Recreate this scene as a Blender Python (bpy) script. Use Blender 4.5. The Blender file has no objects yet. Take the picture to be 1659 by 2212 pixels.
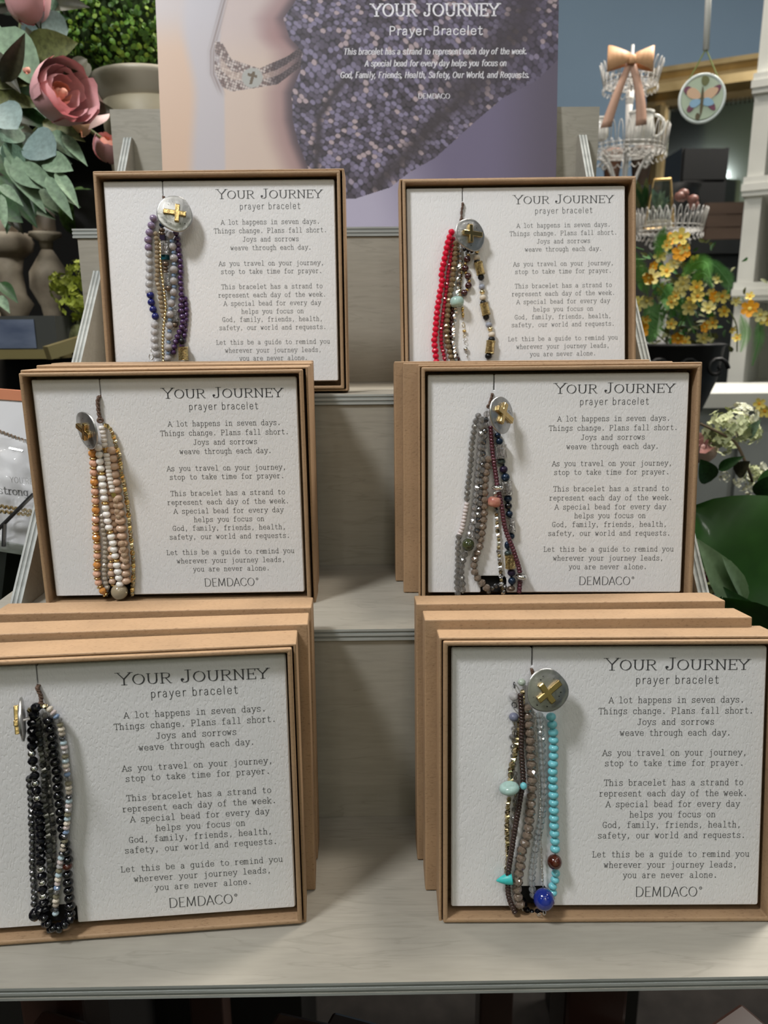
import bpy, bmesh, math, random
import numpy as np
from mathutils import Vector, Matrix, Euler, Quaternion
random.seed(7)
rng = np.random.default_rng(7)
SC = bpy.context.scene
COL = SC.collection

# ------------------------------------------------------------------ camera
FPX, IW, IH = 1642.2, 1659.0, 2212.0
CX, CY, CZ, PITCH, YAW, ROLL = 0.0121, -0.2220, 0.2253, 0.2387, 0.0097, -0.0081
_f = Vector((math.sin(YAW)*math.cos(PITCH), math.cos(YAW)*math.cos(PITCH), -math.sin(PITCH)))
_r = Vector((math.cos(YAW), -math.sin(YAW), 0)); _u = _r.cross(_f)
CR = math.cos(ROLL)*_r + math.sin(ROLL)*_u
CU = -math.sin(ROLL)*_r + math.cos(ROLL)*_u
CF = _f
CO = Vector((CX, CY, CZ))
cd = bpy.data.cameras.new('camera'); cam = bpy.data.objects.new('camera', cd); COL.objects.link(cam)
cam.matrix_world = Matrix(((CR.x, CU.x, -CF.x, CX), (CR.y, CU.y, -CF.y, CY), (CR.z, CU.z, -CF.z, CZ), (0, 0, 0, 1)))
cd.sensor_fit = 'VERTICAL'; cd.sensor_height = 24.0; cd.lens = FPX/IH*24.0
cd.clip_start = 0.01; cd.clip_end = 50
cd.dof.use_dof = True; cd.dof.focus_distance = 0.325; cd.dof.aperture_fstop = cd.lens/1.5
SC.camera = cam

# ------------------------------------------------------------------ light
w = bpy.data.worlds.new('shop_world'); SC.world = w; w.use_nodes = True
w.node_tree.nodes['Background'].inputs[0].default_value = (0.75, 0.85, 1.0, 1)
w.node_tree.nodes['Background'].inputs[1].default_value = 0.035
def area(name, loc, target, size, power, col, sy=None):
    l = bpy.data.lights.new(name, 'AREA'); l.energy = power; l.color = col; l.size = size
    if sy: l.shape = 'RECTANGLE'; l.size_y = sy
    o = bpy.data.objects.new(name, l); COL.objects.link(o); o.location = loc
    o.rotation_euler = (Vector(target)-Vector(loc)).to_track_quat('-Z', 'Y').to_euler(); return o
area('ceiling_light_front', (-0.46, -0.26, 1.0), (0, .15, .1), .15, 8.3, (.97, .985, 1.0))
area('ceiling_light_over', (0.42, 0.55, 1.75), (0.0, .1, .1), .22, 11.5, (1.0, .91, .80))
area('added_back_fill', (1.15, 1.0, 1.85), (0.9, 1.2, 0), .5, 56, (1.0, .95, .87))  # added fill lamp, brightens the flowers, bench and wall at right
for lx_, ly_, lz_, lp_ in ((-.15, -.9, 1.8, 3), (.55, -.75, 1.7, 2.6), (-.95, -.2, 1.6, 2.6), (1.1, -.1, 1.7, 9), (-.35, -1.6, 1.5, 4), (.35, -1.5, 1.1, 3), (-1.3, -1.0, 1.2, 3), (1.2, -.9, 1.2, 2.6)):
    area('added_glint_spot', (lx_, ly_, lz_), (0, .15, .1), .09, lp_*.34, (1.0, .96, .92))  # small lamps added to put sparkle on the beads
area('added_mirror_fill', (.3, -1.7, 1.85), (.3, -1.8, 0), .5, 7, (1.0, .96, .9))  # added lamp, lights the front wall so the mirror reflects it
area('ceiling_light_left', (-0.8, 0.9, 1.7), (-.4, .6, 0), .3, 15, (1.0, .93, .84))
SC.view_settings.view_transform = 'Standard'; SC.view_settings.look = 'None'
SC.view_settings.gamma = 1.0; SC.view_settings.use_curve_mapping = False
SC.view_settings.exposure = 0.0

# ------------------------------------------------------------------ helpers
def ray(px, py):
    return CF + CR*((px-IW/2)/FPX) - CU*((py-IH/2)/FPX)
def at(px, py, y):                       # the point of plane y = const seen in that direction
    d = ray(px, py); return CO + d*((y-CY)/d.y)
def tag(o, label=None, cat=None, group=None, kind=None):
    if label: o['label'] = label
    if cat: o['category'] = cat
    if group: o['group'] = group
    if kind: o['kind'] = kind
    return o
def empty(name, loc=(0, 0, 0), rot=(0, 0, 0), parent=None):
    o = bpy.data.objects.new(name, None); COL.objects.link(o); o.location = loc; o.rotation_euler = rot
    o.empty_display_size = .01
    if parent: o.parent = parent
    return o
def obj(name, me, mat=None, parent=None, loc=(0, 0, 0), rot=None, smooth=False):
    if mat is not None and len(me.materials) == 0:
        for m in (mat if isinstance(mat, (list, tuple)) else [mat]): me.materials.append(m)
    if smooth: me.shade_smooth()
    o = bpy.data.objects.new(name, me); COL.objects.link(o); o.location = loc
    if rot is not None:
        o.rotation_euler = rot
    if parent: o.parent = parent
    return o
def adopt(o, root):
    o.parent = root; o.matrix_parent_inverse = root.matrix_basis.inverted(); return o
class MB:
    def __init__(s): s.v = []; s.f = []; s.m = []
    def add(s, vs, fs, m=0):
        b = len(s.v); s.v += [tuple(v) for v in vs]; s.f += [tuple(b+i for i in f) for f in fs]; s.m += [m]*len(fs); return s
    def box(s, x0, x1, y0, y1, z0, z1, m=0):
        return s.add([(x0,y0,z0),(x1,y0,z0),(x1,y1,z0),(x0,y1,z0),(x0,y0,z1),(x1,y0,z1),(x1,y1,z1),(x0,y1,z1)],
                     [(0,3,2,1),(4,5,6,7),(0,1,5,4),(1,2,6,5),(2,3,7,6),(3,0,4,7)], m)
    def tube(s, pts, r, n=8, m=0, closed=False, caps=True):
        pts = [Vector(p) for p in pts]; N = len(pts); vs = []; up = None
        rr = r if isinstance(r, (list, tuple)) else [r]*N
        for i, p in enumerate(pts):
            if closed: t = pts[(i+1) % N]-pts[i-1]
            else: t = pts[min(i+1, N-1)]-pts[max(i-1, 0)]
            t.normalize()
            if up is None:
                up = Vector((0, 0, 1)) if abs(t.z) < .9 else Vector((1, 0, 0))
            a = t.cross(up)
            if a.length < 1e-6: a = t.cross(Vector((.3, .5, .8)))
            a.normalize(); up = a.cross(t)
            for k in range(n):
                th = 2*math.pi*k/n; vs.append(p + (a*math.cos(th)+up*math.sin(th))*rr[i])
        fs = []
        for i in range(N if closed else N-1):
            j = (i+1) % N
            for k in range(n):
                fs.append((i*n+k, i*n+(k+1) % n, j*n+(k+1) % n, j*n+k))
        if caps and not closed:
            fs.append(tuple(range(n-1, -1, -1))); fs.append(tuple((N-1)*n+k for k in range(n)))
        return s.add(vs, fs, m)
    def lathe(s, prof, n=24, m=0, c=(0, 0, 0), cap=True, M=None):
        vs = []; fs = []
        for r, z in prof:
            for k in range(n):
                th = 2*math.pi*k/n; v = Vector((r*math.cos(th), r*math.sin(th), z))
                vs.append((M @ v if M else v) + Vector(c))
        for i in range(len(prof)-1):
            for k in range(n):
                fs.append((i*n+k, i*n+(k+1) % n, (i+1)*n+(k+1) % n, (i+1)*n+k))
        if cap:
            fs.append(tuple(range(n-1, -1, -1))); fs.append(tuple((len(prof)-1)*n+k for k in range(n)))
        return s.add(vs, fs, m)
    def mesh(s, name='m', smooth=False):
        me = bpy.data.meshes.new(name); me.from_pydata(s.v, [], s.f)
        if any(s.m): me.polygons.foreach_set('material_index', s.m)
        if smooth: me.shade_smooth()
        me.update(); return me
    def build(s, name, mat, parent=None, loc=(0, 0, 0), rot=None, smooth=False):
        me = s.mesh(name, smooth)
        for m in (mat if isinstance(mat, (list, tuple)) else [mat]): me.materials.append(m)
        return obj(name, me, None, parent, loc, rot)
def bevel(o, wdt, seg=2):
    b = o.modifiers.new('bevel', 'BEVEL'); b.width = wdt; b.segments = seg; b.limit_method = 'ANGLE'; b.angle_limit = .6
    return o
def smooth_path(pts, step=6):
    pts = [Vector(p) for p in pts]
    if len(pts) < 3: return pts
    P = [pts[0]*2-pts[1]]+pts+[pts[-1]*2-pts[-2]]; out = []
    for i in range(1, len(P)-2):
        for k in range(step):
            t = k/step; a, b, c, d = P[i-1], P[i], P[i+1], P[i+2]
            out.append(.5*((2*b)+(c-a)*t+(2*a-5*b+4*c-d)*t*t+(3*b-a-3*c+d)*t**3))
    out.append(pts[-1]); return out
def child_of(src, name):
    return src

# ------------------------------------------------------------------ materials
def mat(name, col, rough=.5, metal=0., trans=0., coat=0., sss=0., var=.0, vscale=60., bump=0., bscale=200., ior=1.45, aniso=(1, 1, 1), emit=0., alpha=1., col2=None, spec=.5):
    m = bpy.data.materials.new(name); m.use_nodes = True; nt = m.node_tree; N = nt.nodes; L = nt.links
    b = N['Principled BSDF']
    c = (*col, 1)
    b.inputs['Base Color'].default_value = c; b.inputs['Roughness'].default_value = rough
    b.inputs['Metallic'].default_value = metal; b.inputs['Transmission Weight'].default_value = trans
    b.inputs['Coat Weight'].default_value = coat; b.inputs['Coat Roughness'].default_value = .08
    b.inputs['IOR'].default_value = ior; b.inputs['Alpha'].default_value = alpha
    b.inputs['Specular IOR Level'].default_value = spec
    if sss:
        b.inputs['Subsurface Weight'].default_value = sss; b.inputs['Subsurface Radius'].default_value = (1, .6, .4); b.inputs['Subsurface Scale'].default_value = .002
    if emit:
        b.inputs['Emission Color'].default_value = c; b.inputs['Emission Strength'].default_value = emit
    tc = N.new('ShaderNodeTexCoord'); mp = N.new('ShaderNodeMapping'); mp.inputs['Scale'].default_value = aniso
    L.new(tc.outputs['Object'], mp.inputs[0])
    n = N.new('ShaderNodeTexNoise'); n.inputs['Scale'].default_value = vscale; n.inputs['Detail'].default_value = 5
    L.new(mp.outputs[0], n.inputs['Vector'])
    if var or col2:
        r = N.new('ShaderNodeValToRGB'); r.color_ramp.elements[0].position = .3; r.color_ramp.elements[1].position = .72
        c2 = col2 if col2 else tuple(min(1, x*(1+var)) for x in col)
        c1 = col if col2 else tuple(x*(1-var) for x in col)
        r.color_ramp.elements[0].color = (*c1, 1); r.color_ramp.elements[1].color = (*c2, 1)
        L.new(n.outputs['Fac'], r.inputs[0]); L.new(r.outputs[0], b.inputs['Base Color'])
    if bump:
        n2 = N.new('ShaderNodeTexNoise'); n2.inputs['Scale'].default_value = bscale; n2.inputs['Detail'].default_value = 3
        L.new(mp.outputs[0], n2.inputs['Vector'])
        bp = N.new('ShaderNodeBump'); bp.inputs['Strength'].default_value = bump; bp.inputs['Distance'].default_value = .0006
        L.new(n2.outputs['Fac'], bp.inputs['Height']); L.new(bp.outputs[0], b.inputs['Normal'])
    return m
M = {}
# kraft board: fibres and dark specks
def kraft():
    m = mat('kraft_board', (.335, .215, .12), .62, var=.10, vscale=40, bump=.25, bscale=900)
    nt = m.node_tree; N = nt.nodes; L = nt.links; b = N['Principled BSDF']
    src = b.inputs['Base Color'].links[0].from_socket
    n = N.new('ShaderNodeTexNoise'); n.inputs['Scale'].default_value = 1500; n.inputs['Detail'].default_value = 2
    tc = N['Texture Coordinate']; mp = N.new('ShaderNodeMapping'); mp.inputs['Scale'].default_value = (.35, 1, 1)
    L.new(tc.outputs['Object'], mp.inputs[0]); L.new(mp.outputs[0], n.inputs['Vector'])
    r = N.new('ShaderNodeValToRGB'); r.color_ramp.elements[0].position = .30; r.color_ramp.elements[1].position = .42
    r.color_ramp.elements[0].color = (.55, .5, .45, 1); r.color_ramp.elements[1].color = (1, 1, 1, 1)
    L.new(n.outputs['Fac'], r.inputs[0])
    mx = N.new('ShaderNodeMix'); mx.data_type = 'RGBA'; mx.blend_type = 'MULTIPLY'; mx.inputs[0].default_value = .6
    L.new(src, mx.inputs[6]); L.new(r.outputs[0], mx.inputs[7]); L.new(mx.outputs[2], b.inputs['Base Color'])
    return m
M['kraft'] = kraft()
# leather-grain card stock
def cardstock():
    m = mat('embossed_cardstock', (.74, .73, .735), .5)
    nt = m.node_tree; N = nt.nodes; L = nt.links; b = N['Principled BSDF']
    tc = N['Texture Coordinate']; mp = N.new('ShaderNodeMapping'); mp.inputs['Scale'].default_value = (1.0, 1, .42); mp.inputs['Rotation'].default_value = (0, .38, 0)
    L.new(tc.outputs['Object'], mp.inputs[0])
    n = N.new('ShaderNodeTexNoise'); n.inputs['Scale'].default_value = 1250; n.inputs['Detail'].default_value = 1.0; n.inputs['Distortion'].default_value = .6
    L.new(mp.outputs[0], n.inputs['Vector'])
    r = N.new('ShaderNodeValToRGB'); r.color_ramp.elements[0].position = .34; r.color_ramp.elements[1].position = .52
    L.new(n.outputs['Fac'], r.inputs[0])
    bp = N.new('ShaderNodeBump'); bp.inputs['Strength'].default_value = .30; bp.inputs['Distance'].default_value = .00022
    L.new(r.outputs[0], bp.inputs['Height']); L.new(bp.outputs[0], b.inputs['Normal'])
    return m
M['card'] = cardstock()
M['ink'] = mat('grey_ink', (.06, .06, .064), .5)
# grey washed plywood
def ply(name, c1, c2, ax=(1.2, 9, 9)):
    m = mat(name, c1, .55)
    nt = m.node_tree; N = nt.nodes; L = nt.links; b = N['Principled BSDF']; tc = N['Texture Coordinate']
    mp = N.new('ShaderNodeMapping'); mp.inputs['Scale'].default_value = ax; L.new(tc.outputs['Object'], mp.inputs[0])
    n = N.new('ShaderNodeTexNoise'); n.inputs['Scale'].default_value = 9; n.inputs['Detail'].default_value = 6; n.inputs['Distortion'].default_value = .7
    L.new(mp.outputs[0], n.inputs['Vector'])
    wv = N.new('ShaderNodeTexNoise'); wv.inputs['Scale'].default_value = 60; wv.inputs['Detail'].default_value = 2
    L.new(mp.outputs[0], wv.inputs['Vector'])
    r = N.new('ShaderNodeValToRGB'); e = r.color_ramp.elements; e[0].position = .3; e[1].position = .7
    e[0].color = (*c1, 1); e[1].color = (*c2, 1); k = r.color_ramp.elements.new(.5); k.color = tuple(list(np.array(c1)*.45+np.array(c2)*.55)+[1])
    k2 = r.color_ramp.elements.new(.515); k2.color = (*[x*.92 for x in c1], 1); k3 = r.color_ramp.elements.new(.53); k3.color = k.color
    L.new(n.outputs['Fac'], r.inputs[0])
    mx = N.new('ShaderNodeMix'); mx.data_type = 'RGBA'; mx.blend_type = 'MULTIPLY'; mx.inputs[0].default_value = .22
    L.new(r.outputs[0], mx.inputs[6]); L.new(wv.outputs['Fac'], mx.inputs[7])
    g = N.new('ShaderNodeGamma'); g.inputs[1].default_value = 1.0
    L.new(mx.outputs[2], g.inputs[0]); L.new(g.outputs[0], b.inputs['Base Color'])
    bp = N.new('ShaderNodeBump'); bp.inputs['Strength'].default_value = .15; bp.inputs['Distance'].default_value = .0004
    L.new(wv.outputs['Fac'], bp.inputs['Height']); L.new(bp.outputs[0], b.inputs['Normal'])
    return m
M['ply'] = ply('greywashed_plywood', (.325, .305, .255), (.36, .335, .285))
M['ply_edge'] = mat('plywood_edge', (.34, .355, .34), .6, var=.18, vscale=120, bump=.3, bscale=500, aniso=(.1, 1, 1))
M['ply_dark'] = mat('plywood_core', (.20, .215, .205), .7, var=.25, vscale=120, bump=.3, bscale=500, aniso=(.1, 1, 1))
# ------------------------------------------------------------------ display stand
D, H, T, W3, WR, YB, ZB = .0930, .0953, .0054, .175, .1724, .365, .3752
stand = empty('display_stand', (0, 0, 0))
tag(stand, 'grey-washed plywood stepped display stand holding the bracelet boxes', 'display stand')
def board(name, x0, x1, y0, y1, z0, z1, axis='z', parent=None, n=5):
    """plywood: n plies, the inner dark ones a hair recessed at the cut edges"""
    mb = MB()
    lo = [x0, y0, z0]; hi = [x1, y1, z1]; a = 'xyz'.index(axis); t = (hi[a]-lo[a])/n
    for i in range(n):
        l = lo[:]; h = hi[:]; l[a] = lo[a]+t*i; h[a] = lo[a]+t*(i+1); k = i % 2
        ins = .00025 if k else 0
        for b in range(3):
            if b != a: l[b] += ins; h[b] -= ins
        bb = len(mb.f)
        mb.box(l[0], h[0], l[1], h[1], l[2], h[2], 2 if k else 1)
        if i in (0, n-1):
            # outer veneer face
            for fi in range(bb, bb+6):
                f = mb.f[fi]; cs = [mb.v[j][a] for j in f]
                if max(cs)-min(cs) < 1e-9: mb.m[fi] = 0
    return mb.build(name, [M['ply'], M['ply_edge'], M['ply_dark']], parent or stand)
for k in range(4):
    board('tread', -W3, W3, k*D, k*D+D+.004, k*H-T, k*H)
    if k: board('riser', -WR, WR, k*D+.001, k*D+.0055, (k-1)*H+.0001, k*H-T-.0003, 'y')
board('back_board', -WR, WR, YB, YB+.005, 3*H+.0001, ZB, 'y')
def cheek(s, k):
    # triangular side bracket from riser down to tread front
    x0, x1 = (.1716, .1661) if (s > 0 and k < 3) else (s*.1630, s*.1575); ys = (k+1)*D+.0008 if k < 3 else YB-.0002; z0 = k*H+.0002
    top = z0+.070; prof = [(k*D+.028, z0), (ys, z0), (ys, top), (ys-.004, top), (k*D+.028, z0+.003)]
    mb = MB(); n = 5
    for i in range(n):
        a = x0+(x1-x0)*i/n; b = x0+(x1-x0)*(i+1)/n; kk = i % 2; q = .0002 if kk else 0
        P = [(y+(q if y < ys-.001 else 0), z-(q if z > z0+.001 else 0)) for y, z in prof]
        vs = [(a, y, z) for y, z in P]+[(b, y, z) for y, z in P]; m5 = len(P)
        fs = [(i_, (i_+1) % m5, (i_+1) % m5+m5, i_+m5) for i_ in range(m5)]
        mb.add(vs, fs, 2 if kk else 1)
        mb.add(vs, [tuple(range(m5)), tuple(range(2*m5-1, m5-1, -1))], 0)
    return mb.build('side_bracket', [M['ply'], M['ply_edge'], M['ply_dark']], stand)
for k in range(4):
    for s in (-1, 1): cheek(s, k)

# ------------------------------------------------------------------ single-stroke lettering
G = {
'a': (9, "~1.6,8.2 3,9.7 5,10 6.8,9 7.3,7 7.3,2.2|-7.3,2.4 7.5,.3|~7.3,5.8 4.4,5.5 2,4.6 1.1,2.6 2.1,.6 4.2,0 6.2,1 7.3,2.6|_7.5,.3 9.3,.3"),
'b': (9, "-2,15 2,0|~2,7.5 3.5,9.5 5.5,10 8,8.5 8.9,5 8,1.6 5.5,0 3.5,.5 2,2.5|_0.2,15 2,15"),
'c': (9, "~8.4,7.4 7.3,9.2 5,10 2.2,8.6 1.1,5 2.2,1.4 5,0 7.3,.8 8.7,2.6|_8.4,9.6 8.4,7"),
'd': (9, "-7.6,15 7.6,0|~7.6,7.5 6,9.5 4.2,10 1.8,8.5 1,5 1.8,1.6 4.2,0 6,.5 7.6,2.5|_5.8,15 7.6,15|_7.6,0 9.4,0"),
'e': (9, "-1.1,5.3 8.7,5.3|~8.7,5.3 8,8.5 5,10 2,8.6 1.1,5 2.2,1.4 5.2,0 7.5,.8 8.8,2.3"),
'f': (8, "~8.8,14 7.2,14.9 5.2,14.4 4.3,12.3 4.2,10|-4.2,10 4.2,0|-1.2,10 7.8,10|_1.7,0 7.2,0"),
'g': (9, "-7.5,10 7.5,0|~7.5,.5 7.1,-3 5,-4.6 1.8,-4.2|~7.5,7.5 6,9.5 4.2,10 1.8,8.5 1,5 1.8,1.7 4.2,.3 6,.8 7.5,2.7|_7.5,10 9.4,10"),
'h': (9.5, "-2,15 2,0|~2,7.2 3.6,9.4 5.8,10 7.4,8.8 7.8,6|-7.8,6.2 7.8,0|_.2,15 2,15|_.2,0 3.9,0|_6,0 9.6,0"),
'i': (5, "-2.5,10 2.5,0|.2.5,13.8,1.1|_-.4,10 2.5,10|_-1,0 6,0"),
'j': (5, "-3.3,10 3.3,-1|~3.3,-1 2.9,-3.8 1.2,-4.8 -1,-4.2|.3.3,13.8,1.1|_.4,10 3.3,10"),
'k': (9, "-2,15 2,0|-7.8,10 2.2,4|-4.3,5.3 8,0|_.2,15 2,15|_.2,0 3.8,0|_6,10 9.4,10|_6.3,0 9.8,0"),
'l': (4.5, "-2.4,15 2.4,0|_-.5,15 2.4,15|_-1,0 6,0"),
'm': (12, "-1,10 1,0|~1,7.6 2.4,9.5 4,10 5.6,9.2 6,7|-6,7.2 6,0|~6,7.6 7.4,9.5 9,10 10.6,9.2 11,7|-11,7.2 11,0|_-.7,10 1,10|_-.7,0 2.6,0|_4.6,0 7.5,0|_9.6,0 12.6,0"),
'n': (9.5, "-2,10 2,0|~2,7.2 3.6,9.4 5.8,10 7.4,8.8 7.8,6|-7.8,6.2 7.8,0|_.2,10 2,10|_.2,0 3.9,0|_6,0 9.6,0"),
'o': (9, "~5,10 2.2,8.6 1.1,5 2.2,1.4 5,0 7.8,1.4 8.9,5 7.8,8.6 5,10"),
'p': (9, "-2,10 2,-4.6|~2,7.5 3.5,9.5 5.5,10 8,8.5 8.9,5 8,1.6 5.5,0 3.5,.5 2,2.5|_.2,10 2,10|_.2,-4.6 4.4,-4.6"),
'q': (9, "-7.5,10 7.5,-4.6|~7.5,7.5 6,9.5 4.2,10 1.8,8.5 1,5 1.8,1.6 4.2,0 6,.5 7.5,2.5|_7.5,10 9.3,10|_5.3,-4.6 9.3,-4.6"),
'r': (7.5, "-3,10 3,0|~3,6.2 4.4,8.8 6.4,10 8.6,9.2|_1,10 3,10|_1,0 6,0"),
's': (8.5, "~8,7.9 7.2,9.4 5,10 2.6,9.4 1.7,7.6 3,5.9 6.5,4.6 8.3,2.8 7.6,.8 5,0 2.5,.6 1.4,2.4|_8,10 8,7.3|_1.4,0 1.4,2.6"),
't': (7.5, "-4,13.6 4,2.8|~4,3 4.5,.7 6.4,0 8.6,1.3|-1.2,10 7.8,10"),
'u': (9.5, "-2,10 2,3.5|~2,3.8 2.5,1 4.5,0 6.2,.6 7.7,2.6|-7.7,10 7.7,0|_.2,10 2,10|_5.9,10 7.7,10|_7.7,0 9.5,0"),
'v': (9, "-1.2,10 5,0|-5,0 8.8,10|_-.4,10 3.2,10|_6.8,10 10.4,10"),
'w': (11, "-.8,10 3,0|-3,0 5.3,8|-5.3,8 7.6,0|-7.6,0 10,10|_-1.1,10 2.5,10|_8.2,10 11.4,10"),
'y': (9, "-1.4,10 5.2,0|~9,10 5.2,.2 3.8,-3.2 2.4,-4.5 .4,-4.4|_-.4,10 3.2,10|_7,10 10.6,10"),
'.': (3.5, ".1.6,1,1.6"), ',': (3.5, ".1.6,1,1.4|-1.9,.8 .5,-2.6"), "'": (3, "-1.5,15 1.5,11.5"), ' ': (5.5, ""),
'A': (10, "-.2,0 5,14|-5,14 10,0|-2,4.6 8,4.6|_-1.4,0 2,0|_8,0 11.6,0"),
'B': (10, "-2,14 2,0|~2,14 6,14 8.3,13 8.6,10.6 7.8,8.4 5.6,7.5 2,7.5|~2,7.5 6.4,7.4 8.9,6.2 9.3,3.6 8.2,1 6,0 2,0|_0,14 2,14|_0,0 2,0"),
'C': (11.5, "~10.4,11.2 8.6,13.4 6.2,14 2.8,12.4 1,8.6 1,5.4 2.8,1.6 6.2,0 8.8,.7 10.8,3"),
'D': (12, "-2,14 2,0|~2,14 6,14 9.4,12.4 11,8.8 11,5.2 9.4,1.6 6,0 2,0|_0,14 2,14|_0,0 2,0"),
'E': (9.5, "-2,14 2,0|-2,14 8.6,14|-2,7.2 7,7.2|-2,0 9.2,0|_8.6,14 8.6,11.6|_7,8.6 7,5.8|_9.2,0 9.2,2.8|_0,14 2,14|_0,0 2,0"),
'F': (9, "-2,14 2,0|-2,14 8.8,14|-2,7.2 7,7.2|_8.8,14 8.8,11.4|_0,14 2,14|_0,0 4.6,0"),
'G': (11, "~9.6,11.4 8,13.4 5.6,14 2.6,12.4 1,8.6 1,5.4 2.6,1.6 5.6,0 8,.6 9.4,2.4|-9.4,6 9.4,.4|-5.8,6 10.6,6|_9.8,14 9.8,10.8"),
'H': (11.5, "-2,14 2,0|-9.6,14 9.6,0|-2,7.2 9.6,7.2|_0,14 4,14|_0,0 4,0|_7.6,14 11.6,14|_7.6,0 11.6,0"),
'J': (9, "-6.2,14 6.2,4|~6.2,4.4 5.8,1.4 3.6,0 1.4,.6 .6,2.6|_3.4,14 8.8,14"),
'L': (9, "-2.6,14 2.6,0|-2.6,0 9.2,0|_9.2,0 9.2,3.4|_.4,14 4.8,14|_.4,0 2.6,0"),
'M': (14, "-1.6,0 2.4,14|-2.4,14 7,1|-7,1 11.6,14|-11.6,14 12.4,0|_.2,0 3,0|_11,0 13.8,0"),
'N': (12, "-2,0 2,14|-2,14 10,0|-10,0 10,14|_0,14 2,14|_0,0 4,0|_8,14 12,14"),
'O': (12.5, "~6.2,14 2.8,12.4 1,8.6 1,5.4 2.8,1.6 6.2,0 9.6,1.6 11.4,5.4 11.4,8.6 9.6,12.4 6.2,14"),
'P': (10, "-2,14 2,0|~2,14 6.2,14 8.8,12.8 9.4,10.4 8.6,7.9 6.2,6.8 2,6.8|_.2,14 2,14|_0,0 4.6,0"),
'R': (11, "-2,14 2,0|~2,14 6.2,14 8.6,12.9 9.2,10.6 8.4,8.4 6.2,7.3 2,7.3|-5.4,7.3 9.8,0|_0,14 2,14|_0,0 4,0|_9.8,0 11.4,0"),
'S': (9.5, "~8.6,11.2 7.4,13.4 5,14 2.4,13 1.6,10.6 2.8,8.4 6.6,6.6 8.8,4.2 8.2,1.2 5.2,0 2.6,.5 1,2.8|_8.8,14 8.8,10.8|_1,0 1,3.2"),
'T': (10.5, "-5.2,14 5.2,0|-.4,14 10.8,14|_-.4,14 -.4,11|_10.8,14 10.8,11|_2.8,0 7.6,0"),
'U': (12, "-2,14 2,4.5|~2,5 3,1.4 6,0 9,1.4 10,5|-10,4.6 10,14|_0,14 4,14|_8,14 12,14"),
'W': (14, "-.6,14 4,0|-4,0 7.2,12|-7.2,12 10.4,0|-10.4,0 14,14|_-1,14 2.4,14|_12,14 15.4,14"),
'Y': (11, "-.4,14 5.4,6.6|-5.4,6.6 10.8,14|-5.4,6.8 5.4,0|_-1.8,14 2.4,14|_8.6,14 12.8,14|_3,0 7.8,0"),
}
STY = {  # thin, thick, pen angle, serifs, slant, monospace advance
 'type': dict(t0=1.1, t1=1.32, pen=0, serif=1, slant=0, mono=11.27),
 'title': dict(t0=.55, t1=1.75, pen=.25, serif=1, slant=0),
 'sans': dict(t0=1.05, t1=1.2, pen=0, serif=0, slant=0, track=2.6),
 'logo': dict(t0=.5, t1=1.35, pen=.3, serif=0, slant=0, track=-.2),
 'bold': dict(t0=1.4, t1=2.7, pen=.25, serif=1, slant=0),
 'hand': dict(t0=1.5, t1=1.9, pen=.3, serif=0, slant=.04, track=1.2),
 'italic': dict(t0=1.1, t1=2.1, pen=.2, serif=0, slant=.2, track=0.0),
 'fine': dict(t0=1.2, t1=1.5, pen=0, serif=0, slant=0, track=.5),
}
def layout(s, sty, smallcap=1.0):
    """strokes of a string in glyph units, and its width"""
    S = STY[sty]; x = 0; out = []
    for ch in s:
        k = 1.0
        g = ch
        if smallcap != 1.0 and ch.islower(): g = ch.upper(); k = smallcap
        wd, spec = G[g]; adv = wd*k
        off = x
        if g == 'J' and S['serif'] and 'mono' not in S: out.append(('.', x+1.3*k, 3.3*k, 1.5))
        if 'mono' in S: off = x+(S['mono']-(10 if wd < 11 else wd))/2+((10-wd)/2 if wd < 8.6 and g in "ijl.,'" else 0); adv = S['mono']
        else: adv = wd*k+1.1+S.get('track', 0)
        sq = 9.6/wd if ('mono' in S and wd > 10) else 1
        if spec:
            for st in spec.split('|'):
                kind = st[0]
                if kind == '_' and not S['serif']: continue
                if kind == '.':
                    a, b, r = map(float, st[1:].split(',')); out.append(('.', off+a*k*sq, b*k, r*(S['t1']/1.5)**.5)); continue
                P = [tuple(map(float, q.split(','))) for q in st[1:].split()]
                P = [(off+a*k*sq, b*k) for a, b in P]
                if kind == '~': P = [(v.x, v.y) for v in smooth_path([(a, b, 0) for a, b in P], 4)]
                out.append((kind, P))
        x += adv
    return out, x-(S.get('track', 0) if 'mono' not in S else 0)
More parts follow.
